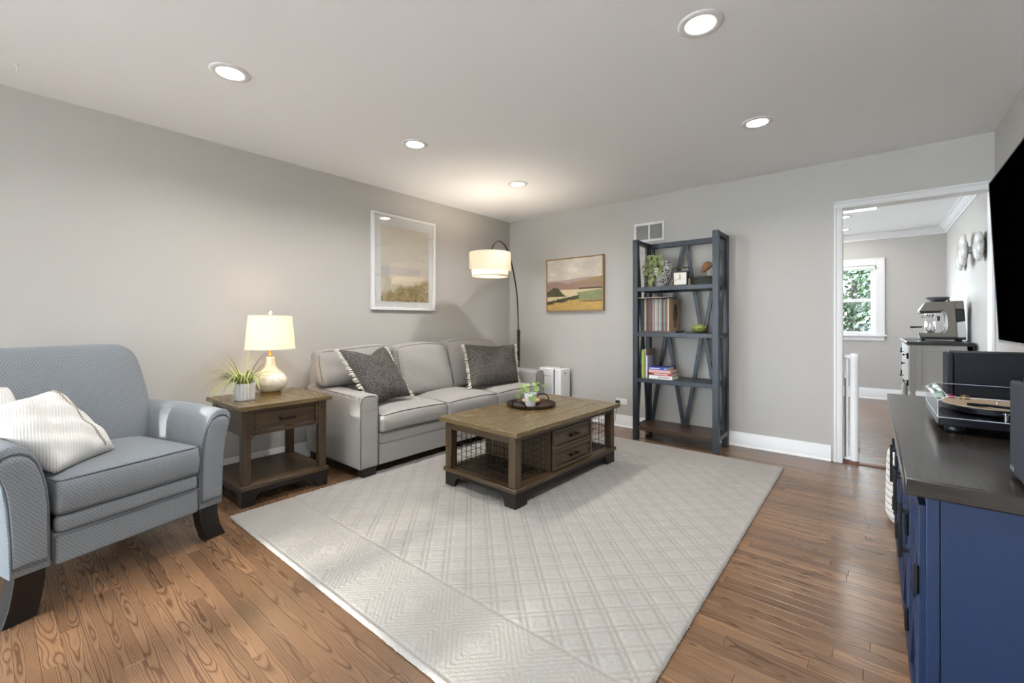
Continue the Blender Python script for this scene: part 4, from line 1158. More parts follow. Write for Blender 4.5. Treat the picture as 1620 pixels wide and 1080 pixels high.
frame4(ck, M_blackpl, cx0, cx1, cy, cy+.05, cz0, cz1, .010, 'y', .002)
MB().box(cx0+.01,cx1-.01,cy+.006,cy+.046,cz0+.01,cz1-.01).build('face', M_face, ck)
def hand(a, L, w): 
    c = Vector(((cx0+cx1)/2, cy+.0045, (cz0+cz1)/2)); d = Vector((math.sin(a), 0, math.cos(a)))
    MB().beam(c-d*.008, c+d*L, w, .0016, (0,1,0)).build('hand', M_blackpl, ck)
hand(-.08, .040, .006); hand(math.radians(250), .052, .003)
hp = [(cx0-.012,cy+.025,cz0+.055),(cx0-.016,cy+.025,cz0+.12),(cx0-.010,cy+.025,cz0+.155),(cx0+.012,cy+.025,cz0+.166)]
hp2 = [(cx1+cx0-x, y, z) for x, y, z in reversed(hp)]
MB().tube(smooth_path(hp+hp2, 3), .0036, 8).build('handle', M_blackpl, ck)
MB().tube([(cx0+.042,cy+.025,cz0+.1665),(cx1-.042,cy+.025,cz0+.1665)], .0046, 8).build('handle_grip', M_brass, ck)
for x in (cx0-.007, cx1+.007): MB().lathe([(0,-.012),(.0045,-.012),(.0045,.010),(0,.010)], (x,cy+.025,cz0+.055), 10, 'x').build('pivot', M_brass, ck)
M_tan = flat('taupe_strap', (120,104,90), .7)
for x0_, x1_ in ((cx0-.022, cx0-.002), (cx1+.002, cx1+.022)): MB().prism([(x0_,cz0),(x1_,cz0),((x0_+x1_)/2+.006,cz0+.05),((x0_+x1_)/2-.006,cz0+.05)], cy+.012, cy+.038, 'y').build('stand', M_tan, ck, bevel=.001)
M_olive = flat('dark_olive_box', (44,42,34), .7)
dbx = thing('storage_box', 'long dark olive box under the bird figurine on the top shelf', 'box', (-1.18, 4.21, Z4))
MB().box(-1.275,-1.07,4.13,4.28,Z4,Z4+.062).build('box_base', M_olive, dbx, bevel=.003); MB().box(-1.278,-1.067,4.127,4.283,Z4+.062,Z4+.082).build('lid', M_olive, dbx, bevel=.003)
M_bird = wood('carved_bird_wood', (92,60,34), (168,122,76), .5)
bd = thing('bird_figurine', 'small carved brown bird figurine on the dark box', 'figurine', (-1.155, 4.20, Z4+.082))
bx_, by_, bz_ = -1.155, 4.20, Z4+.0822; BL = .018
def blob(rings):   # rings: (centre, rx (across), rz) along x
    mb = MB(); n = 14; vs = []
    for (x, y, z, ry, rz) in rings:
        for k in range(n): a = 2*PI*k/n; vs.append((x, y+ry*math.cos(a), z+rz*math.sin(a)))
    fs = [(i*n+k, i*n+(k+1) % n, (i+1)*n+(k+1) % n, (i+1)*n+k) for i in range(len(rings)-1) for k in range(n)]
    fs += [tuple(range(n-1, -1, -1)), tuple((len(rings)-1)*n+k for k in range(n))]
    return mb.add(vs, fs)
blob([(bx_-.052,by_,bz_+.052,.004,.008),(bx_-.048,by_,bz_+.066,.018,.030),(bx_-.032,by_,bz_+.084,.030,.044),(bx_-.010,by_,bz_+.094,.033,.044),(bx_+.012,by_,bz_+.100,.028,.034),(bx_+.030,by_,bz_+.102,.020,.023),(bx_+.042,by_,bz_+.096,.015,.019),(bx_+.050,by_,bz_+.084,.008,.012),(bx_+.054,by_,bz_+.068,.002,.004)]).build('body', M_bird, bd, angle=180)
for q, dx in ((-1, -.016), (1, .022)):
    MB().tube([(bx_+dx,by_+q*.010,bz_+.066),(bx_+dx+.004,by_+q*.010,bz_+.03),(bx_+dx,by_+q*.010,bz_+.003)], .003, 6, radii=[.0045,.0028,.0026]).build('leg', M_bird, bd)
    MB().tube([(bx_+dx-.008,by_+q*.010,bz_+.002),(bx_+dx+.014,by_+q*.010,bz_+.002)], .0026, 5).build('foot', M_bird, bd)

# second shelf: records on a stand, gourd
Z3 = 1.0332
rk = thing('record_stand', 'low brown wooden stand holding the row of records', 'stand', (-1.58, 4.2, Z3))
M_rk = wood('record_stand_wood', (48,32,22), (92,62,42), .4)
MB().box(-1.735,-1.415,4.045,4.35,Z3,Z3+.014).build('tray', M_rk, rk, bevel=.002, grain='x')
MB().box(-1.43,-1.385,4.03,4.06,Z3,Z3+.016).build('front_stop', M_blackpl, rk, bevel=.002)
REC = [('navy',(38,48,66)),('dark teal',(52,66,74)),('black',(26,28,32)),('pale green',(168,178,120)),('cream',(214,206,186)),('maroon',(120,44,44)),('plum',(108,56,72)),('brown striped',(128,92,62)),('grey',(110,110,112)),('charcoal',(74,74,80)),('bright red',(176,62,48)),('ivory',(222,214,200)),('slate green',(94,104,98)),('white',(226,222,216)),('off-white',(212,204,192)),('dusty pink',(196,176,168)),('tan',(160,136,104)),('pale grey',(198,198,196)),('light blue',(176,188,204)),('mustard',(178,146,84)),('dark brown',(70,54,42)),('silver grey',(176,178,182)),('steel blue',(112,124,142)),('rust',(146,98,70)),('rose',(168,128,112)),('wide cream',(224,212,184))]
ORD = ['first','second','third','fourth','fifth','sixth','seventh','eighth','ninth','tenth','eleventh','twelfth','thirteenth','fourteenth','fifteenth','sixteenth','seventeenth','eighteenth','nineteenth','twentieth','twenty-first','twenty-second','twenty-third','twenty-fourth','twenty-fifth','twenty-sixth']
x = -1.728; wr = (-1.4275+1.728)/len(REC)
for i, (nm, c) in enumerate(REC):
    w_ = wr*(.9 if i < 25 else 1.1); lean = .0
    M_r = flat('sleeve_'+nm.replace(' ', '_').replace('-', '_'), tuple(int(q*.8) for q in c), .5, nscale=45, namt=.22)
    ya = 4.05+r4.uniform(0, .008)
    o = MB().box(x, x+w_-.0012, ya, ya+.295, Z3+.0145, Z3+.0145+.305+r4.uniform(-.006, .004)).build('record_sleeve', M_r, None, bevel=.0008)
    tag(recenter(o), f'{nm} record sleeve, {ORD[i]} from the left in the row on the second shelf' if i < 25 else 'tan record sleeve with a portrait on its cover at the right end of the row', 'record', 'records on the second shelf')
    x += w_
last = o
# flat print on the end sleeve: a plain head-and-hair silhouette
M_prt = flat('sleeve_cover_tan', (178,150,116), .5, nscale=14, namt=.1); M_hair = flat('portrait_hair', (44,34,28), .6); M_skin = flat('portrait_skin', (126,84,62), .6, nscale=20, namt=.15)
xe = -1.428
def flatpoly(pts, off, name, M): 
    MB().add([(xe+off, y, z) for y, z in pts], [tuple(range(len(pts)))]).build(name, M, last)
xe = max(v.co.x for v in last.data.vertices)+last.location.x
y0r = last.location.y-.147; z0r = last.location.z
flatpoly([(y0r+.004,z0r+.004),(y0r+.291,z0r+.004),(y0r+.291,z0r+.298),(y0r+.004,z0r+.298)], .0006, 'cover_print', M_prt)
def ell(cy_, cz_, ry, rz, t=0): return [(y0r+.3*(cy_+ry*math.cos(2*PI*k/18)*math.cos(t)-rz*math.sin(2*PI*k/18)*math.sin(t)), z0r+.3*(cz_+ry*math.cos(2*PI*k/18)*math.sin(t)+rz*math.sin(2*PI*k/18)*math.cos(t))) for k in range(18)]
flatpoly(ell(.58, .60, .17, .27), .0010, 'portrait_hair', M_hair)
flatpoly(ell(.47, .50, .13, .22), .0014, 'portrait_face', M_skin)
flatpoly([(y0r+a*.3,z0r+b*.3) for a, b in ((.42,.10),(.66,.10),(.62,.36),(.46,.34))], .0012, 'portrait_neck', M_skin)
o = MB().box(-1.79+.004, -1.47, 4.012, 4.32, Z3+.327, Z3+.333).build('record_sleeve', flat('sleeve_flat_pink', (176,156,148), .6), None, bevel=.0008)
tag(recenter(o), 'pinkish record sleeve lying flat on top of the upright row', 'record')
M_gourd = flat('green_gourd_glaze', (118,126,60), .3, nscale=30, namt=.3)
mb = MB(); vs = []; fs = []; ns, nr_ = 40, 10
gx, gy = -1.213, 4.13
for i in range(nr_+1):
    t = PI*i/nr_
    for k in range(ns):
        a = 2*PI*k/ns; rr = .066*math.sin(t)**.85*(1+.05*math.cos(8*a)*math.sin(t)); zz = .042-.042*math.cos(t)*(1-.12*math.exp(-(math.sin(t)/.3)**2))
        vs.append((gx+rr*math.cos(a), gy+rr*math.sin(a), Z3+zz))
fs = [(i*ns+k, i*ns+(k+1) % ns, (i+1)*ns+(k+1) % ns, (i+1)*ns+k) for i in range(nr_) for k in range(ns)]
mb.add(vs, fs); mb.weld = True
gd = thing('ceramic_gourd', 'green glazed lidded gourd bowl on the second shelf', 'ornament', (gx, gy, Z3)); mb.build('body', M_gourd, gd, angle=180)
MB().lathe([(.0655,.0405),(.0675,.042),(.0655,.0435)], (gx,gy,Z3), 40).build('lid_seam', M_soil, gd)
MB().lathe([(0,.080),(.006,.080),(.005,.086),(0,.088)], (gx,gy,Z3), 10).build('stem_knob', M_gourd, gd)

# third shelf: upright books and a stack
Z2 = .5962
M_page = flat('book_pages', (222,214,198), .8, nscale=0)
def book(label, c, x0, x1, y0, y1, z0, z1, flatlie=False, strip=None, spine='x'):
    t = thing('book', label, 'book', ((x0+x1)/2, (y0+y1)/2, z0), 0, 'books on the third shelf')
    M = flat('cover_'+label.split()[0]+str(len(bpy.data.materials)), c, .4, nscale=30, namt=.08); e = .002
    if flatlie:   # spine faces -y
        MB().box(x0,x1,y0,y1,z0,z0+e).box(x0,x1,y0,y1,z1-e,z1).box(x0,x1,y0,y0+e,z0+e,z1-e).build('cover', M, t)
        MB().box(x0+.004,x1-.004,y0+e,y1-.004,z0+e,z1-e).build('pages', M_page, t)
        if strip:
            for a, b, cc in strip: MB().box(x0+(x1-x0)*a, x0+(x1-x0)*b, y0-.0006, y0+.0001, z0+(z1-z0)*.28, z0+(z1-z0)*.72).build('spine_band', flat('band', cc, .5), t)
    else:
        MB().box(x0,x0+e,y0,y1,z0,z1).box(x1-e,x1,y0,y1,z0,z1).box(x0+e,x1-e,y0,y0+e,z0,z1).build('cover', M, t)
        MB().box(x0+e,x1-e,y0+e,y1-.004,z0+.003,z1-.004).build('pages', M_page, t)
        if strip:
            for a, b, cc in strip: MB().box(x0+.0015, x1-.0015, y0-.0006, y0+.0001, z0+(z1-z0)*a, z0+(z1-z0)*b).build('spine_band', flat('band', cc, .5), t)
    return t
book('dark upright book at the left end of the third shelf', (34,38,44), -1.775+.04, -1.716, 4.06, 4.26, Z2, Z2+.25, strip=[(.1,.3,(120,90,70)),(.55,.62,(90,140,150))])
book('thin green upright book beside the dark one', (98,120,60), -1.7155, -1.706, 4.035, 4.25, Z2, Z2+.255)
book('lime green upright book on the third shelf', (150,178,52), -1.7055, -1.690, 4.03, 4.25, Z2, Z2+.272)
b_ = book('tall taupe upright book behind the grey one', (140,124,112), -1.6895, -1.672, 4.04, 4.27, Z2, Z2+.278)
b_ = book('short pale grey upright book with blue-grey cover', (150,154,176), -1.6715, -1.655, 4.035, 4.19, Z2, Z2+.215, strip=[(.0,1,(196,194,186))])
st_ = [('white paperback at the bottom of the flat stack', (226,222,216), .032, -1.645, -1.425, 4.045, 4.235, [(.4,.9,(160,158,160))]),
       ('red cookbook second from bottom of the flat stack', (170,52,50), .026, -1.64, -1.43, 4.05, 4.24, [(.2,.82,(222,208,200))]),
       ('pale pink book second from top of the flat stack', (206,160,150), .026, -1.645, -1.44, 4.04, 4.25, None),
       ('royal blue book on top of the flat stack', (58,66,150), .024, -1.648, -1.47, 4.045, 4.235, [(.05,.6,(186,192,226)),(.84,.98,(130,176,212))])]
z = Z2
for lb, c, h_, x0, x1, y0, y1, sp in st_:
    book(lb, c, x0, x1, y0, y1, z, z+h_, True, sp); z += h_+.0003

# ------------------------------------------------------------ coffee table
CT = (-1.943, 2.635); rzt = math.radians(-2.0)
ct = thing('coffee_table', 'large dark wood coffee table with drawers and wire baskets on the cream rug', 'coffee table', (CT[0], CT[1], .0125), rzt)
Lc = Matrix.LocRotScale(ct.location, ct.rotation_euler, None)
hx_, hy_ = .322, .605; zs0, zs1, zt0, zt1 = .095, .122, .437, .468
MB.local = True
planked_top(ct, -hx_-.035, hx_+.035, -hy_-.03, hy_+.03, zt0, zt1, 5, .10, 'y')
pc = .056
for x in (-hx_, hx_-pc):
    for y in (-hy_, hy_-pc): MB().box(x,x+pc,y,y+pc,zs1,zt0).build('leg', M_tw, ct, bevel=.003, grain='z')
for a, b in ((-hy_+.006,-hy_+.026), (hy_-.026,hy_-.006)): MB().box(-hx_+pc,hx_-pc,a,b,.385,zt0).build('end_apron', M_tw, ct, bevel=.002, grain='x')
for a, b in ((-hx_+.006,-hx_+.026), (hx_-.026,hx_-.006)): MB().box(a,b,-hy_+pc,hy_-pc,.402,zt0).build('side_apron', M_tw, ct, bevel=.002, grain='y')
MB().box(-hx_-.012,hx_+.012,-hy_-.012,hy_+.012,zs0,zs1).build('shelf', M_tw, ct, bevel=.004, grain='y')
mb = MB(); arch_base(mb, -hx_, hx_, -hy_, hy_, 0, zs0, .02, .12); mb.build('plinth', M_br, ct, bevel=.002)
yd0, yd1 = -.215, .275
MB().box(-hx_+.03,hx_-.03,yd0,yd1,zs1,.40).build('drawer_case', M_tw, ct, bevel=.002, grain='z')
for s_ in (1, -1):
    X = s_*(hx_-.004)
    for z0, z1 in ((.128,.262),(.264,.398)): drawer(ct, X, yd0+.004, yd1-.004, z0, z1, s_)
nl = MB()
dots(nl, [(hx_, y, z) for y, z in ((-hy_+.03,.07),(-hy_+.03,.022),(-hy_+.21,.08),(-hy_+.235,.08),(hy_-.03,.07),(hy_-.03,.022),(hy_-.21,.08),(hy_-.235,.08))], .0055, 'x')
dots(nl, [(x, -hy_, z) for x, z in ((-hx_+.03,.07),(-hx_+.03,.022),(-hx_+.19,.08),(-hx_+.215,.08),(hx_-.03,.07),(hx_-.03,.022),(hx_-.19,.08),(hx_-.215,.08))], .0055, '-y')
nl.build('nail_heads', M_nail, ct, kind='stuff')
MB.local = False
M_wire = flat('black_wire', (30,28,27), .5, .6)
def basket(y0, y1, label):
    o = thing('wire_basket', label, 'basket', (Lc @ Vector((0, (y0+y1)/2, zs1))), rzt)
    x0, x1 = -hx_+.062, hx_-.062; hz = .252; L = y1-y0; ya, yb2 = -L/2, L/2; g = .0016
    MB.local = True; rim = MB(); r_ = .0032; z = hz
    rim.tube([(x0,ya,z),(x1,ya,z),(x1,yb2,z),(x0,yb2,z)], r_, 6, True); rim.tube([(x0,ya,.004),(x1,ya,.004),(x1,yb2,.004),(x0,yb2,.004)], r_, 6, True); rim.build('rim', M_wire, o, kind=None)
    def wires(name, segs):
        m = MB()
        for a, b in segs: m.tube([a, b], g, 5)
        m.build(name, M_wire, o, kind='stuff')
    nx = 11; ny = max(5, int(L/.042)); nz = 6
    for yy in (ya, yb2):
        wires('end_grid', [((x0+(x1-x0)*i/nx, yy, .004), (x0+(x1-x0)*i/nx, yy, hz)) for i in range(nx+1)]+[((x0, yy, hz*k/nz), (x1, yy, hz*k/nz)) for k in range(1, nz)])
    for xx in (x0, x1):
        wires('side_grid', [((xx, ya+L*i/ny, .004), (xx, ya+L*i/ny, hz)) for i in range(ny+1)]+[((xx, ya, hz*k/nz), (xx, yb2, hz*k/nz)) for k in range(1, nz)])
    wires('floor_grid', [((x0+(x1-x0)*i/nx, ya, .003), (x0+(x1-x0)*i/nx, yb2, .003)) for i in range(1, nx)]+[((x0, ya+L*i/ny, .003), (x1, ya+L*i/ny, .003)) for i in range(1, ny)])
    MB.local = False
basket(-hy_+.05, yd0-.012, 'black wire basket in the near end of the coffee table')
basket(yd1+.012, hy_-.05, 'black wire basket in the far end of the coffee table')

# tray, plant and coaster on the table
ZT = .0125+zt1+.0003
M_tray = flat('dark_bronze_tray', (62,46,34), .28, .55, nscale=10, namt=.1)
tx, ty = -2.065, 2.735
tr = thing('round_tray', 'round dark metal tray with two loop handles on the coffee table', 'tray', (tx, ty, ZT))
MB().lathe([(0,.004),(.178,.004),(.186,.010),(.190,.022),(.193,.022),(.190,.006),(.184,0),(0,0)], (tx,ty,ZT), 64).build('dish', M_tray, tr, angle=40)
for s_ in (1, -1):
    d = Vector((F_AX.x*.75+R_AX.x*.45, F_AX.y*.75+R_AX.y*.45, 0)).normalized()*s_; c_ = Vector((-d.y, d.x, 0))
    pts = []
    for k in range(13):
        a = PI*k/12; pts.append(Vector((tx,ty,ZT))+d*(.183+.028*math.sin(a))+c_*(.062*math.cos(a))+Vector((0,0,.016+.046*math.sin(a))))
    MB().tube(smooth_path(pts, 2), .0062, 8).build('handle', M_black, tr, angle=180)
M_potw = flat('white_matte_pot', (238,237,236), .45)
qx, qy = -2.045, 2.70; ZP = ZT+.0045
pp_ = thing('pilea_plant', 'small round-leaved green plant in a plain white pot on the tray', 'potted plant', (qx, qy, ZP))
MB().lathe([(0,0),(.036,0),(.038,.003),(.050,.098),(.051,.10),(.047,.10),(.045,.085),(0,.085)], (qx,qy,ZP), 36).build('pot', M_potw, pp_, angle=40)
MB().disc((qx,qy,ZP+.0855), .045, 20).build('soil', M_soil, pp_)
S = R_AX; Fv = F_AX
for du, dz, df, r_, nrm in ((-.062,.118,0,.020,(.2,-.8,.3)),(-.098,.077,-.01,.017,(.1,-.9,.2)),(-.045,.148,.02,.022,(0,-.5,.9)),(-.078,.158,.03,.018,(-.3,-.3,.9)),(-.030,.128,-.02,.020,(.1,-.8,.5)),(-.022,.160,.02,.019,(0,-.5,.8)),(.030,.163,.03,.020,(.1,-.4,.9)),(.044,.135,-.01,.026,(.3,-.8,.5)),(.014,.068,-.052,.030,(.0,-.95,.25)),(.105,.152,.0,.024,(.5,-.3,.8)),(.060,.175,.02,.014,(.3,-.3,.9))):
    tip = Vector((qx,qy,ZP))+S*du+Fv*df+Vector((0,0,dz)); b0 = Vector((qx,qy,ZP+.085))+S*(du*.12)
    mid = (b0+tip)/2+Vector((0,0,.02))
    MB().tube(smooth_path([b0, mid, tip], 3), .0013, 5).build('stem', M_spider, pp_)
    nv = S*nrm[0]+Fv*nrm[1]+Vector((0,0,nrm[2]))
    mb = MB(); roundleaf(mb, tip, r_, nv, .12, 14); mb.build('leaf', M_pilea, pp_, angle=180)
M_lightw = wood('light_wood_disc', (186,142,92), (218,178,128), .5)
ux, uy = -2.115, 2.80
cs = thing('wooden_trivet', 'pale wooden disc on a dark base behind the white pot on the tray', 'trivet', (ux, uy, ZP))
MB().lathe([(0,0),(.045,0),(.045,.014),(0,.014)], (ux,uy,ZP), 32).build('base', M_foot, cs, angle=40); MB().lathe([(0,.014),(.070,.014),(.072,.020),(.070,.028),(0,.029)], (ux,uy,ZP), 40).build('disc', M_lightw, cs, angle=50)

# ------------------------------------------------------------ navy sideboard
def navy():
    t = NT('navy_paint'); ob = t.tc('Object'); n = t.noise(t.mapping(ob, (3,3,8)), 3, 4)
    t.P(Base_Color=t.mix(n, srgb(15,31,58), srgb(22,39,69)), Roughness=.45); t.b.inputs['Specular IOR Level'].default_value = .35; t.bump(n, .06, .003); return t.m
M_navy = navy()
M_sbt = wood('espresso_stained_top', (22,18,15), (42,36,30), .22, bump=.04)
sx0, sy0, sy1 = .100, 1.452, 3.02; sx1 = .585
sb = thing('sideboard', 'long navy blue sideboard with dark wood top along the right wall', 'sideboard', ((sx0+sx1)/2, (sy0+sy1)/2, 0))
MB().box(.06,.605,1.43,3.04,.717,.76).build('top', M_sbt, sb, bevel=.004, grain='y')
MB().box(sx0+.03,sx1,sy0+.022,sy1-.022,.06,.716).build('carcass', M_navy, sb)
for y0, y1 in ((sy0, sy0+.02), (sy1-.02, sy1)):
    MB().box(sx0+.026,sx1-.0,y0+.001,y1-.001,.0,.716).build('side_panel', M_navy, sb, bevel=.001)
    MB().box(sx0,sx0+.0245,y0,y1,0,.716).build('corner_post', M_navy, sb, bevel=.002)
MB().box(sx0+.002,sx0+.03,sy0+.02,sy1-.02,.0,.062).build('base_rail', M_navy, sb, bevel=.003)
MB().box(sx0+.002,sx0+.03,sy0+.02,sy1-.02,.690,.7165).build('top_rail', M_navy, sb, bevel=.002)
nd = 4; dw = (sy1-sy0-.044)/nd
for k in range(nd):
    a, b = sy0+.022+k*dw+.002, sy0+.022+(k+1)*dw-.002; z0, z1 = .066, .686; f = .045
    xf, xb = sx0-.012, sx0+.008
    d = MB().box(xf,xb,a,a+f,z0,z1).box(xf,xb,b-f,b,z0,z1).box(xf,xb,a+f,b-f,z0,z0+f).box(xf,xb,a+f,b-f,z1-f,z1).build('door', M_navy, sb, bevel=.002)
    MB().box(xf+.010,xb-.002,a+f,b-f,z0+f,z1-f).build('panel', M_navy, d)
    for p, q in (((a+f, z0+f), (b-f, z1-f)), ((a+f, z1-f), (b-f, z0+f))):
        MB().beam((xf+.006,p[0],p[1]), (xf+.006,q[0],q[1]), .034, .010, (1,0,0)).build('brace', M_navy, d)
    hinge_near = True
    hy = b-.03 if k < 2 else a+.03
    h = MB().box(xf-.026,xf-.016,hy-.006,hy+.006,.405,.575); h.build('handle', M_black, d, bevel=.002)
    for z in (.43, .55): MB().box(xf-.017,xf+.001,hy-.005,hy+.005,z-.006,z+.006).build('handle_post', M_black, d)
    for z in (.20, .50):
        MB().lathe([(0,z-.035),(.0055,z-.035),(.0055,z+.035),(0,z+.035)], (xf-.004, a if k < 2 else b, 0), 10).build('hinge', M_black, d)

# ------------------------------------------------------------ loudspeakers
M_ash = wood('black_ash_veneer', (5,6,10), (17,18,27), .55, bump=.2, spec=.3)
def grille_cloth():
    t = NT('speaker_cloth'); n = t.noise(t.tc('Object'), 420, 2); t.P(Base_Color=t.mix(n, srgb(12,13,20), srgb(38,40,52)), Roughness=.9); t.bump(n, .4, .003); return t.m
M_cloth = grille_cloth(); M_silver = flat('silver_badge', (200,200,200), .3, 1)
def speaker(y0, y1, label):
    t = thing('loudspeaker', label, 'loudspeaker', (.41, (y0+y1)/2, .7605), 0, 'pair of loudspeakers on the sideboard'); z0, z1 = .7605, 1.0
    MB().box(.286,.54,y0,y1,z0+.004,z1).build('cabinet', M_ash, t, bevel=.003, grain='z')
    g = MB().box(.264,.2835,y0+.004,y1-.004,z0+.008,z1-.006).build('grille', M_cloth, t, bevel=.005)
    MB().box(.2628,.2642,y1-.045,y1-.015,z0+.016,z0+.026).build('badge', M_silver, g)
    for x in (.30,.525):
        for y in (y0+.02,y1-.02): MB().lathe([(0,0),(.009,0),(.009,.0045),(0,.0045)], (x,y,z0), 10).build('foot', M_blackpl, t)
speaker(1.45, 1.632, 'black loudspeaker with cloth grille at right picture edge, nearest on the sideboard')
speaker(2.79, 2.975, 'black wood-grain loudspeaker behind the turntable on the far end of sideboard')

# ------------------------------------------------------------ turntable
tt = thing('turntable', 'black turntable under a clear dust cover on the navy sideboard', 'turntable', (.36, 2.29, .7605))
M_plinth = flat('gloss_black_plinth', (18,18,22), .2); M_platter = flat('platter_black', (22,22,26), .25, .3); M_slip = flat('tan_cork_mat', (196,170,136), .8, nscale=50, namt=.1)
ax0, ax1, ay0, ay1, az0, az1 = .173, .55, 2.08, 2.505, .786, .812
MB().box(ax0,ax1,ay0,ay1,az0,az1).build('plinth', M_plinth, tt, bevel=.002)
for x in (ax0+.045, ax1-.045):
    for y in (ay0+.05, ay1-.05): MB().lathe([(0,0),(.022,0),(.026,.004),(.026,.017),(.020,.0255),(0,.0255)], (x,y,.7605), 24).build('foot', M_blackpl, tt, angle=50)
cxp, cyp = .345, 2.315
MB().lathe([(0,0),(.112,0),(.150,.004),(.151,.020),(.148,.023),(0,.023)], (cxp,cyp,az1+.004), 64).build('platter', M_platter, tt, angle=40)
MB().lathe([(0,0),(.145,0),(.145,.003),(0,.003)], (cxp,cyp,az1+.0272), 64).build('slip_mat', M_slip, tt, angle=40)
MB().lathe([(0,0),(.0035,0),(.003,.010),(0,.012)], (cxp,cyp,az1+.030), 12).build('spindle', M_chrome, tt)
MB().lathe([(0,0),(.024,0),(.022,.012),(0,.012)], (.50,2.13,az1), 20).build('tonearm_base', M_blackpl, tt)
MB().lathe([(0,0),(.006,0),(.006,.03),(0,.03)], (.50,2.13,az1+.012), 12).build('tonearm_pivot', M_chrome, tt)
arm = MB().tube([(.53,2.115,az1+.042),(.50,2.13,az1+.042),(.35,2.155,az1+.041),(.295,2.19,az1+.040)], .0045, 8).build('tonearm', M_black, tt)
MB().beam((.305,2.184,az1+.039),(.262,2.215,az1+.036), .016, .008, (0,0,1)).build('headshell', M_black, arm)
MB().lathe([(0,-.016),(.013,-.016),(.013,.016),(0,.016)], (.545,2.11,az1+.042), 16, 'x').build('counterweight', M_chrome, arm)
MB().lathe([(0,0),(.006,0),(.006,.022),(.009,.024),(.009,.03),(0,.03)], (.335,2.11,az1), 12).build('arm_rest', M_chrome, tt)
M_red = flat('red_plastic', (168,40,60), .4)
MB().lathe([(0,0),(.014,0),(.014,.010),(.010,.014),(0,.014)], (.235,2.40,az1+.0305), 16).build('red_record_weight', M_red, tt)
MB().lathe([(0,0),(.013,0),(.013,.016),(.004,.018),(0,.018)], (.272,2.39,az1+.0305), 16).build('brass_adapter', M_brass, tt)
# clear cover with a chamfered front edge
lz0, lz1 = az1+.0005, .886
pr = [(ax0, lz0), (ax0, .870), (ax0+.026, lz1), (ax1, lz1), (ax1, lz0)]
mb = MB(); n = len(pr); y0, y1 = ay0, ay1
vs = [(x, y0, z) for x, z in pr]+[(x, y1, z) for x, z in pr]
mb.add(vs, [(0,1,2,3,4)[::-1], (5,6,7,8,9)]+[(i, i+1, i+1+n, i+n) for i in range(4)])
lid = mb.build('dust_cover', M_acryl, tt, smooth=False)
m = MB(); e = .0022
for p, q in (((ax0,y0,.870),(ax0,y1,.870)), ((ax0+.026,y0,lz1),(ax0+.026,y1,lz1)), ((ax0,y0,lz0),(ax0,y0,.870)), ((ax0,y0,.870),(ax0+.026,y0,lz1)), ((ax0+.026,y0,lz1),(ax1,y0,lz1)), ((ax0,y1,.870),(ax0+.026,y1,lz1)), ((ax0+.026,y1,lz1),(ax1,y1,lz1)), ((ax0,y1,lz0),(ax0,y1,.870)), ((ax0,y0,lz0+.001),(ax1,y0,lz0+.001)), ((ax0,y0,lz0+.001),(ax0,y1,lz0+.001))):
    m.tube([p, q], .0008, 5)
M_edge2 = flat('polished_acrylic_edge', (196,200,210), .15)
m.build('polished_edges', M_edge2, lid, kind='stuff')
MB().box(.42,.47,2.23,2.262,lz1+.0002,lz1+.0007).build('paper_label', M_face, lid)
for y in (ay0+.09, ay1-.09): MB().box(ax1-.004,ax1+.014,y-.018,y+.018,az1-.012,az1+.03).build('hinge', M_blackpl, tt, bevel=.002)

# ------------------------------------------------------------ television
tvo = thing('television', 'large black flat television tilted down on the right wall', 'television', (.474, 2.585, 1.443)); tvo.rotation_euler = (0, math.radians(-2.5), math.radians(-.9))
M_scr = flat('screen_black', (1,1,1), .5, spec=.0); M_bez = flat('tv_bezel_grey', (150,150,154), .3, .8); M_bezd = flat('tv_bezel_dark', (58,58,64), .3, .6)
w, h = .722, .409
MB.local = True
MB().box(.002,.040,-w,w,-h,h).build('housing', M_blackpl, tvo, bevel=.004)
MB().box(-.002,.0018,-w+.006,w-.006,-h+.012,h-.006).build('screen', M_scr, tvo)
for nm, a in (('top_bezel', (-w,w,h-.0055,h)), ('bottom_bezel', (-w,w,-h,-h+.0115))): MB().box(-.005,.002,*a).build(nm, M_bez if nm[0] == 'b' else M_bezd, tvo, bevel=.001)
for s_ in (-1, 1): MB().box(-.005,.002,min(s_*w,s_*(w-.0055)),max(s_*w,s_*(w-.0055)),-h+.012,h-.006).build('side_bezel', M_bezd, tvo)
MB().box(.040,.075,-.45,.45,-.25,.12).build('back_bulge', M_blackpl, tvo, bevel=.01)
MB().box(.0755,.165,-.08,.08,-.10,.10).build('wall_mount', M_black, tvo, bevel=.003)
MB.local = False

# ------------------------------------------------------------ woven basket
def woven():
    t = NT('woven_cotton_rope'); s = t.sep(t.tc('Object'))
    an = t.m_('ARCTAN2', s[1], s[0])
    z = t.m_('DIVIDE', s[2], .0125); row = t.m_('FLOOR', z)
    k = t.m_('GREATER_THAN', t.m_('MODULO', row, 3.), 1.5)
    d = t.m_('GREATER_THAN', t.m_('FRACT', t.m_('ADD', t.m_('MULTIPLY', an, 13.), t.m_('MULTIPLY', row, .37))), .45)
    c = t.mix(t.m_('MULTIPLY', t.m_('MULTIPLY', k, d), .8), srgb(222,218,208), srgb(104,108,122))
    t.P(Base_Color=c, Roughness=.9); return t.m
kx, ky, kr = .245, 3.34, .185
prof = [(0,.0)]
zz = np.linspace(0, .425, 137)
for i, z in enumerate(zz):
    r = kr*(1-.12*max(0, 1-z/.06)**2-.05*(z/.425)**2-.10*max(0, (z-.36)/.065)**2.2)
    prof.append((r+.0028*abs(math.sin(PI*z/.0125)), z))
prof += [(.150,.428),(.140,.415),(.150,.05),(0,.03)]
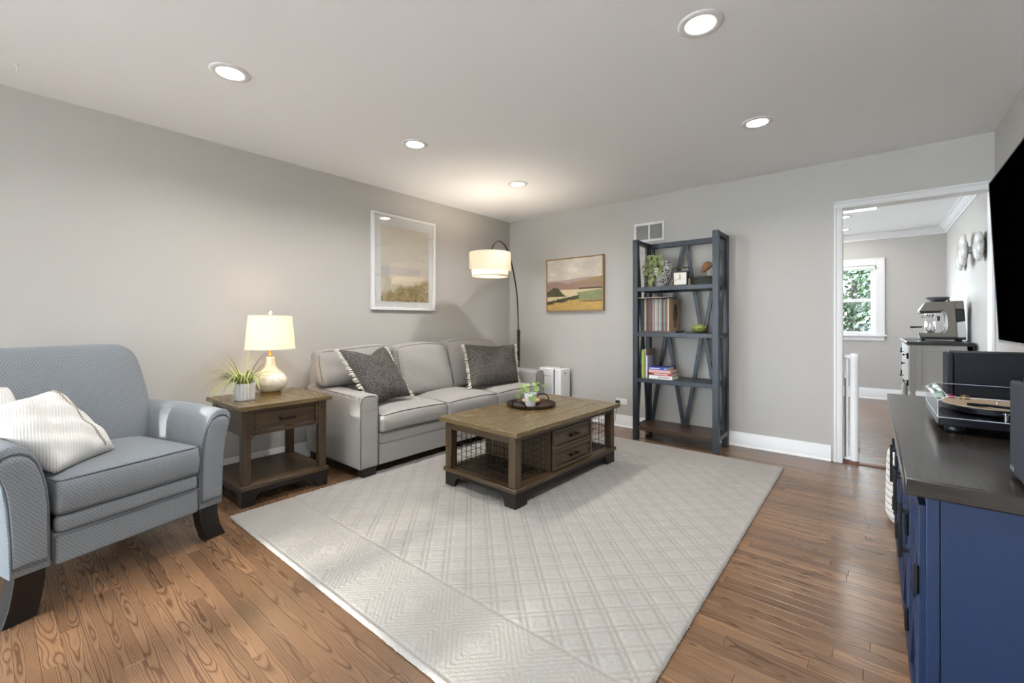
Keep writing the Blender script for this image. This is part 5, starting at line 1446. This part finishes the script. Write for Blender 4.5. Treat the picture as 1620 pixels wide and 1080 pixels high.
bk_ = thing('storage_basket', 'white woven rope basket with grey dashes beyond the far end of sideboard', 'basket', (kx, ky, 0))
MB().lathe(prof, (kx,ky,0), 64).build('body', woven(), bk_, angle=180)

# ------------------------------------------------------------ baby gate folded at the door jamb
gt = thing('baby_gate', 'white retractable baby gate standing against the left door jamb', 'gate', (-.118, 4.475, .017))
gx_, gy_ = -.112, 4.475; g0 = .017
MB().lathe([(0,0),(.030,0),(.031,.02),(.028,.03),(.028,.80),(.031,.81),(.034,.845),(.030,.86),(0,.866)], (gx_,gy_,g0), 28).build('post', M_white, gt, angle=50)
MB().box(DX0+.002,gx_,gy_-.018,gy_+.018,g0+.82,g0+.85).build('top_bracket', M_white, gt, bevel=.006)
MB().box(DX0+.002,gx_,gy_-.018,gy_+.018,g0+.0,g0+.022).build('bottom_bracket', M_white, gt, bevel=.006)
MB().lathe([(0,0),(.008,0),(.008,.80),(0,.80)], (-.157,gy_-.004,g0+.02), 12).build('rod', M_white, gt)
M_mesh = flat('grey_gate_mesh', (132,132,132), .8)
MB().box(-.176,-.166,gy_-.002,gy_+.002,g0+.02,g0+.66).build('mesh_panel', M_mesh, gt)
MB().box(-.180,-.160,gy_-.012,gy_+.012,g0+.66,g0+.70).build('clip', M_white, gt, bevel=.003)
lb_ = MB().rbox((-.118,5.02,.072), (.030,.022,.042), .008, 2)
o = lb_.build('latch_box', M_white, None, angle=180); tag(recenter(o), 'small white plastic box on floor behind the baby gate', 'box')
o.location.z = .0

# ------------------------------------------------------------ next room: cabinet
M_greige = flat('greige_paint', (160,156,150), .45); M_ctop = flat('black_counter', (30,30,34), .3)
c0x, c1x, c0y, c1y = .292, .755, 6.06, 7.42; cz0_, cz1_ = .42, .900
cb = thing('coffee_bar_cabinet', 'greige cabinet with black top and turned legs in the next room', 'cabinet', ((c0x+c1x)/2, (c0y+c1y)/2, 0))
MB().box(c0x-.022,c1x+.010,c0y-.018,c1y+.018,cz1_,cz1_+.030).build('top', M_ctop, cb, bevel=.006)
MB().box(c0x+.012,c1x,c0y+.012,c1y-.012,cz0_+.02,cz1_-.001).build('body', M_greige, cb)
for y0, y1 in ((c0y, c0y+.012), (c1y-.012, c1y)):
    for xa, xb in ((c0x+.05, c0x+.095), (c1x-.06, c1x)): MB().box(xa,xb,y0,y1,cz0_+.02,cz1_-.001).build('stile', M_greige, cb, bevel=.002)
    for za, zb in ((cz0_+.02, cz0_+.06), (cz1_-.062, cz1_-.001)): MB().box(c0x+.095,c1x-.06,y0,y1,za,zb).build('rail', M_greige, cb, bevel=.002)
for x in (c0x, c1x-.05):
    for y in (c0y, c1y-.05):
        MB().box(x,x+.05,y,y+.05,cz0_,cz1_-.0005).build('corner_post', M_greige, cb, bevel=.003)
        MB().lathe([(0,0),(.020,0),(.026,.02),(.018,.05),(.020,.10),(.030,.22),(.033,.30),(.030,.345),(.020,.362),(.026,.372),(.028,.384),(.024,.400),(.024,.42),(0,.42)], (x+.025,y+.025,0), 20).build('leg', M_greige, cb, angle=60)
for k in range(2):
    a = c0y+.055+k*(c1y-c0y-.11)/2; b = a+(c1y-c0y-.11)/2-.004
    d = MB().box(c0x-.004,c0x+.0115,a,b,cz0_+.03,cz1_-.02).build('door', M_greige, cb, bevel=.003)
    ky_ = b-.04 if k == 0 else a+.04
    MB().lathe([(0,0),(.005,0),(.005,-.018),(.013,-.022),(.013,-.030),(0,-.034)], (c0x-.004,ky_,.66), 14, 'x').build('knob', M_black, d)
    yh = a+.002 if k == 0 else b-.002
    for z in (.50,.78):
        MB().lathe([(0,z-.03),(.008,z-.03),(.008,z+.03),(0,z+.03)], (c0x-.010,yh,0), 8).build('hinge', M_black, d)
        MB().lathe([(0,0),(.004,0),(.004,-.020),(.010,-.024),(.010,-.034),(0,-.036)], (c0x-.004,a+(b-a)*.35,z), 10, 'x').build('stud', M_black, d)
# espresso machine
M_esteel = flat('espresso_steel', (122,116,107), .32, 1, nscale=30, namt=.05)
ZC = cz1_+.0303
em = thing('espresso_machine', 'brushed steel espresso machine with bean hopper on the black-topped cabinet', 'coffee maker', (.56, 6.57, ZC))
E0 = .385     # front x
def ex(u): return E0+u*.362/905.     # photo units -> metres (0..905 across the side)
def ezz(v): return ZC+.016+(905-v)*.000572
def poly(pts): return [(ex(a-165), ezz(b)) for a, b in pts]
ya, yb3 = 6.42, 6.72
side = poly([(190,860),(165,800),(165,785),(640,785),(700,740),(728,650),(712,480),(690,400),(640,360),(600,372),(185,372),(200,345),(290,225),(330,208),(835,200),(850,210),(905,860)])
for y0, y1 in ((ya, ya+.012), (yb3-.012, yb3)): MB().prism(side, y0, y1, 'y').build('side_panel', M_esteel, em, bevel=.002)
MB().prism(poly([(185,372),(200,345),(290,225),(330,208),(835,200),(840,372)]), ya+.0125, yb3-.0125, 'y').build('head', M_esteel, em, bevel=.003)
MB().prism(poly([(735,372),(840,372),(890,860),(735,860)]), ya+.0125, yb3-.0125, 'y').build('column', M_chrome, em)
MB().prism(poly([(180,375),(600,375),(600,410),(230,420),(195,405)]), ya+.004, yb3-.004, 'y').build('underside', M_blackpl, em)
MB().prism(poly([(170,790),(735,790),(735,860),(190,860)]), ya+.0125, yb3-.0125, 'y').build('drip_tray', M_esteel, em, bevel=.003)
MB().prism(poly([(190,861),(1060,861),(1060,905),(215,905)]), ya+.006, yb3-.006, 'y').build('base', M_blackpl, em, bevel=.004)
for fx in (.42, .70):
    for fy in (6.45, 6.69): MB().lathe([(0,0),(.016,0),(.018,.0165),(0,.0165)], (fx,fy,ZC), 14).build('foot', M_blackpl, em)
M_tank = flat('smoked_tank', (96,96,100), .2)
MB().prism(poly([(838,196),(1015,196),(1030,350),(860,350)]), ya+.008, yb3-.008, 'y').build('tank_lid', M_esteel, em, bevel=.006)
MB().prism(poly([(862,352),(1031,352),(1050,560),(885,585)]), ya+.004, yb3-.004, 'y').build('water_tank', M_blackpl, em, bevel=.003)
MB().prism(poly([(886,588),(1050,564),(1066,860),(908,860)]), ya+.006, yb3-.006, 'y').build('rear_panel', M_white, em, bevel=.006)
yc_ = (ya+yb3)/2
hc = (ex(560-165), yc_)
MB().lathe([(0,0),(.055,0),(.095,.036),(.098,.046),(.092,.052),(0,.056)], (hc[0],hc[1],ezz(200)), 32).build('bean_hopper', M_tank, em, angle=50)
MB().lathe([(0,0),(.008,0),(.008,.022),(0,.022)], (ex(750-165),ya+.05,ezz(200)), 10).build('hopper_latch', M_blackpl, em)
gh = (ex(395-165), ya+.085)
MB().lathe([(0,0),(.036,0),(.040,.006),(.040,.026),(0,.026)], (gh[0],gh[1],ezz(470)), 24).build('group_head', M_chrome, em, angle=40)
MB().lathe([(0,0),(.034,0),(.036,.02),(0,.02)], (gh[0],gh[1],ezz(505)), 24).build('portafilter', M_chrome, em, angle=40)
MB().tube([(gh[0]-.030,gh[1],ezz(490)),(ex(240-165),gh[1],ezz(485))], .007, 8).build('portafilter_neck', M_chrome, em)
jx, jy = ex(400-165), ya+.06
MB().lathe([(0,0),(.040,0),(.042,.004),(.041,.10),(.038,.125),(.036,.126),(.038,.10),(.038,.006),(0,.006)], (jx,jy,ezz(790)), 28).build('milk_jug', M_chrome, em, angle=50)
MB().tube([(ex(240-165),ya+.03,ezz(675)),(ex(0-165),ya+.03,ezz(680))], .011, 10, radii=[.008,.012]).build('wand_handle', M_blackpl, em)
MB().tube([(ex(270-165),ya+.03,ezz(430)),(ex(272-165),ya+.028,ezz(600)),(ex(255-165),ya+.026,ezz(745))], .005, 8).build('steam_wand', M_chrome, em)
MB().tube([(ex(560-165),ya+.06,ezz(470)),(ex(560-165),ya+.06,ezz(560))], .016, 12).build('grinder_spout', M_blackpl, em)
MB().tube([(ex(1060-165),ya+.03,ZC+.006),(ex(1110-165),ya+.05,ZC+.006),(.765,ya+.10,ZC+.004)], .004, 6).build('power_cord', M_blackpl, em)
# decorative plates on the right wall
def glaze():
    t = NT('mottled_white_glaze'); n = t.noise(t.tc('Object'), 14, 4, .7); t.P(Base_Color=t.ramp(n, [(.30, srgb(150,146,140)), (.42, srgb(206,203,198)), (.7, srgb(224,222,218))]), Roughness=.12); return t.m
M_glz = glaze()
def plate(y, z, r, x_off, label):
    o = thing('wall_plate', label, 'plate', (FX, y, z), 0, 'glazed plates on the far room wall')
    prof = [(0,-.074),(r*.45,-.072),(r*.75,-.064),(r*.92,-.050),(r,-.034),(r*.97,-.026),(r*.8,-.020),(r*.5,-.006),(0,-.004)]
    prof = [(a, b-x_off) for a, b in prof]
    MB().lathe(prof, (FX,y,z), 48, 'x').build('dish', M_glz, o, angle=180)
    MB().lathe([(0,0),(.04,0),(.04,-.012-x_off),(0,-.012-x_off)], (FX,y,z), 16, 'x').build('hanger', M_glz, o)
plate(6.80, 1.826, .135, 0, 'left one of the three glazed plates, farthest from the doorway')
plate(6.33, 1.856, .172, .035, 'middle and largest of the three glazed plates on the far wall')
plate(5.72, 1.816, .135, 0, 'glazed plate nearest the television on the far room wall')

# ------------------------------------------------------------ outside the far window
M_grass = flat('lawn', (48,62,30), .9, nscale=3, namt=.25)
struct('ground', MB().box(-14, 14, FY+T, 40, -.5, -.4), M_grass)
M_leaf1 = leafmat('tree_leaf', (11,21,8), (38,58,25), 3); M_bark = flat('bark', (38,32,26), .9, nscale=8, namt=.3, bscale=12, bstr=.6)
def tree(c, R, trunk, n, label, seed):
    q = np.random.RandomState(seed)
    t = thing('tree', label, 'tree', (c[0], c[1], -.4))
    MB().tube(smooth_path([(c[0],c[1],-.4),(c[0]+.05,c[1],.5),(c[0]-.03,c[1],trunk),(c[0]+.1,c[1],c[2]+R[2]*.4)], 3), .12, 10, radii=list(np.linspace(.14,.05,10))).build('trunk', M_bark, t, angle=180)
    cl = q.normal(0, 1, (34, 3)); cl /= np.linalg.norm(cl, axis=1)[:, None]; cl *= (q.uniform(.3, 1, 34)**.5)[:, None]
    mb = MB(); vs = []; fs = []
    for i in range(n):
        k = cl[q.randint(34)]; p = Vector((c[0]+(k[0]+q.normal(0,.16))*R[0], c[1]+(k[1]+q.normal(0,.16))*R[1], c[2]+(k[2]+q.normal(0,.14))*R[2]))
        nn = Vector((q.normal(0,.7), q.normal(-.3,.7), abs(q.normal(.5,.6)))).normalized(); a = nn.orthogonal().normalized(); b = nn.cross(a); s = q.uniform(.035,.065)
        o = len(vs); vs += [p-a*s, p-b*s*.6, p+a*s, p+b*s*.6]; fs.append((o, o+1, o+2, o+3))
    mb.add(vs, fs); mb.build('foliage', M_leaf1, t, kind='stuff', smooth=False)
tree((-.35, 12.6, 2.15), (1.4, 1.0, 1.2), 1.0, 9000, 'leafy green tree right outside the far window', 2)
tree((.42, 15.5, 1.75), (.75, .8, 1.1), .9, 2600, 'darker tree at the right behind the first one, outside', 4)
M_fence = flat('weathered_fence', (44,44,48), .85, nscale=9, namt=.25)
fn_ = thing('garden_fence', 'weathered grey board fence outside the far window', 'fence', (-.5, 17.0, -.4))
for k in range(24):
    x = -2.2+k*.142; MB().box(x,x+.136,17.0,17.02,-.4,1.06+.015*math.sin(k*2.3)).build('board', M_fence, fn_)
for z in (-.1,.75): MB().box(-2.2,1.2,17.02,17.06,z,z+.08).build('rail', M_fence, fn_)
M_sidg = flat('white_siding', (196,194,188), .7); M_roof = flat('grey_roof', (120,118,118), .8)
hs = thing('neighbour_house', 'white neighbouring house behind the fence outside', 'house', (-2, 24, -.4))
MB().box(-5,2.6,23,27,-.4,2.5).build('wall', M_sidg, hs)
MB().prism([(22.6,2.5),(27.4,2.5),(25,4.0)], -5.3, 2.9, 'x').build('roof', M_roof, hs)
MB().box(-1.3,-.75,22.97,23.02,.6,1.3).build('yellow_door', flat('yellow_door_paint', (226,186,110), .6), hs)

# unseen tree added to dapple the sun, gaps left along rays to wanted patches
M_bounce = flat('pale_bounce_ground', (226,224,220), .9, nscale=2, namt=.04)  # unseen ground, coloured pale to bounce daylight up to the ceiling
struct('ground_street', MB().box(-18, 18, -30, YF-T, -.5, -.4).box(-18, XL-T-.1, YF-T, YB, -.5, -.4), M_bounce)
def sun_dapple_tree():
    q = np.random.RandomState(21); sd = Vector((0,.8,-.2)).normalized()
    gaps = [(Vector((-2.88,.60,.50)), .20), (Vector((-2.72,.30,.80)), .09), (Vector((-2.05,1.05,0)), .16), (Vector((-1.05,1.0,0)), .10), (Vector((-1.6,.45,0)), .30), (Vector((-2.2,.35,0)), .22)]
    t = thing('tree', 'unseen leafy tree added behind the camera to dapple the sun', 'tree', (-.9, -8.4, -.4))
    MB().tube(smooth_path([(-.9,-8.4,-.4),(-.95,-8.4,.6),(-1.05,-8.45,1.6),(-1.3,-8.4,3.2)], 3), .12, 10, radii=list(np.linspace(.16,.05,10))).build('trunk', M_bark, t, angle=180)
    vs = []; fs = []; n = 0
    while n < 9500:
        p = Vector((-1.6+q.normal(0, 1.15), -8.4+q.normal(0, .55), 2.4+q.normal(0, .8)))
        bad = False
        for g, r in gaps:
            d = p-g; k = (d-sd*d.dot(sd)).length
            if k < r*(1+.35*math.sin(9*p.x+7*p.z)): bad = True; break
        if bad: continue
        nn = Vector(q.normal(0, 1, 3)).normalized(); a = nn.orthogonal().normalized(); b = nn.cross(a); s = q.uniform(.05, .085)
        o = len(vs); vs += [p-a*s, p-b*s*.6, p+a*s, p+b*s*.6]; fs.append((o, o+1, o+2, o+3)); n += 1
    mb = MB(); mb.add(vs, fs); mb.build('foliage', M_leaf1, t, kind='stuff', smooth=False)
sun_dapple_tree()
# added glowing panel standing in for a bright strip on the next room's ceiling
fp = thing('ceiling_glow_panel', 'glowing panel added for the bright ceiling strip beyond the door head', 'ceiling light', (-.38, 6.24, H))
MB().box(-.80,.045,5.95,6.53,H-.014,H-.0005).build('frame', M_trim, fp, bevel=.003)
MB().box(-.79,.035,5.96,6.52,H-.016,H-.0145).build('diffuser', emit('ceiling_glow', (255,252,248), 3), fp)
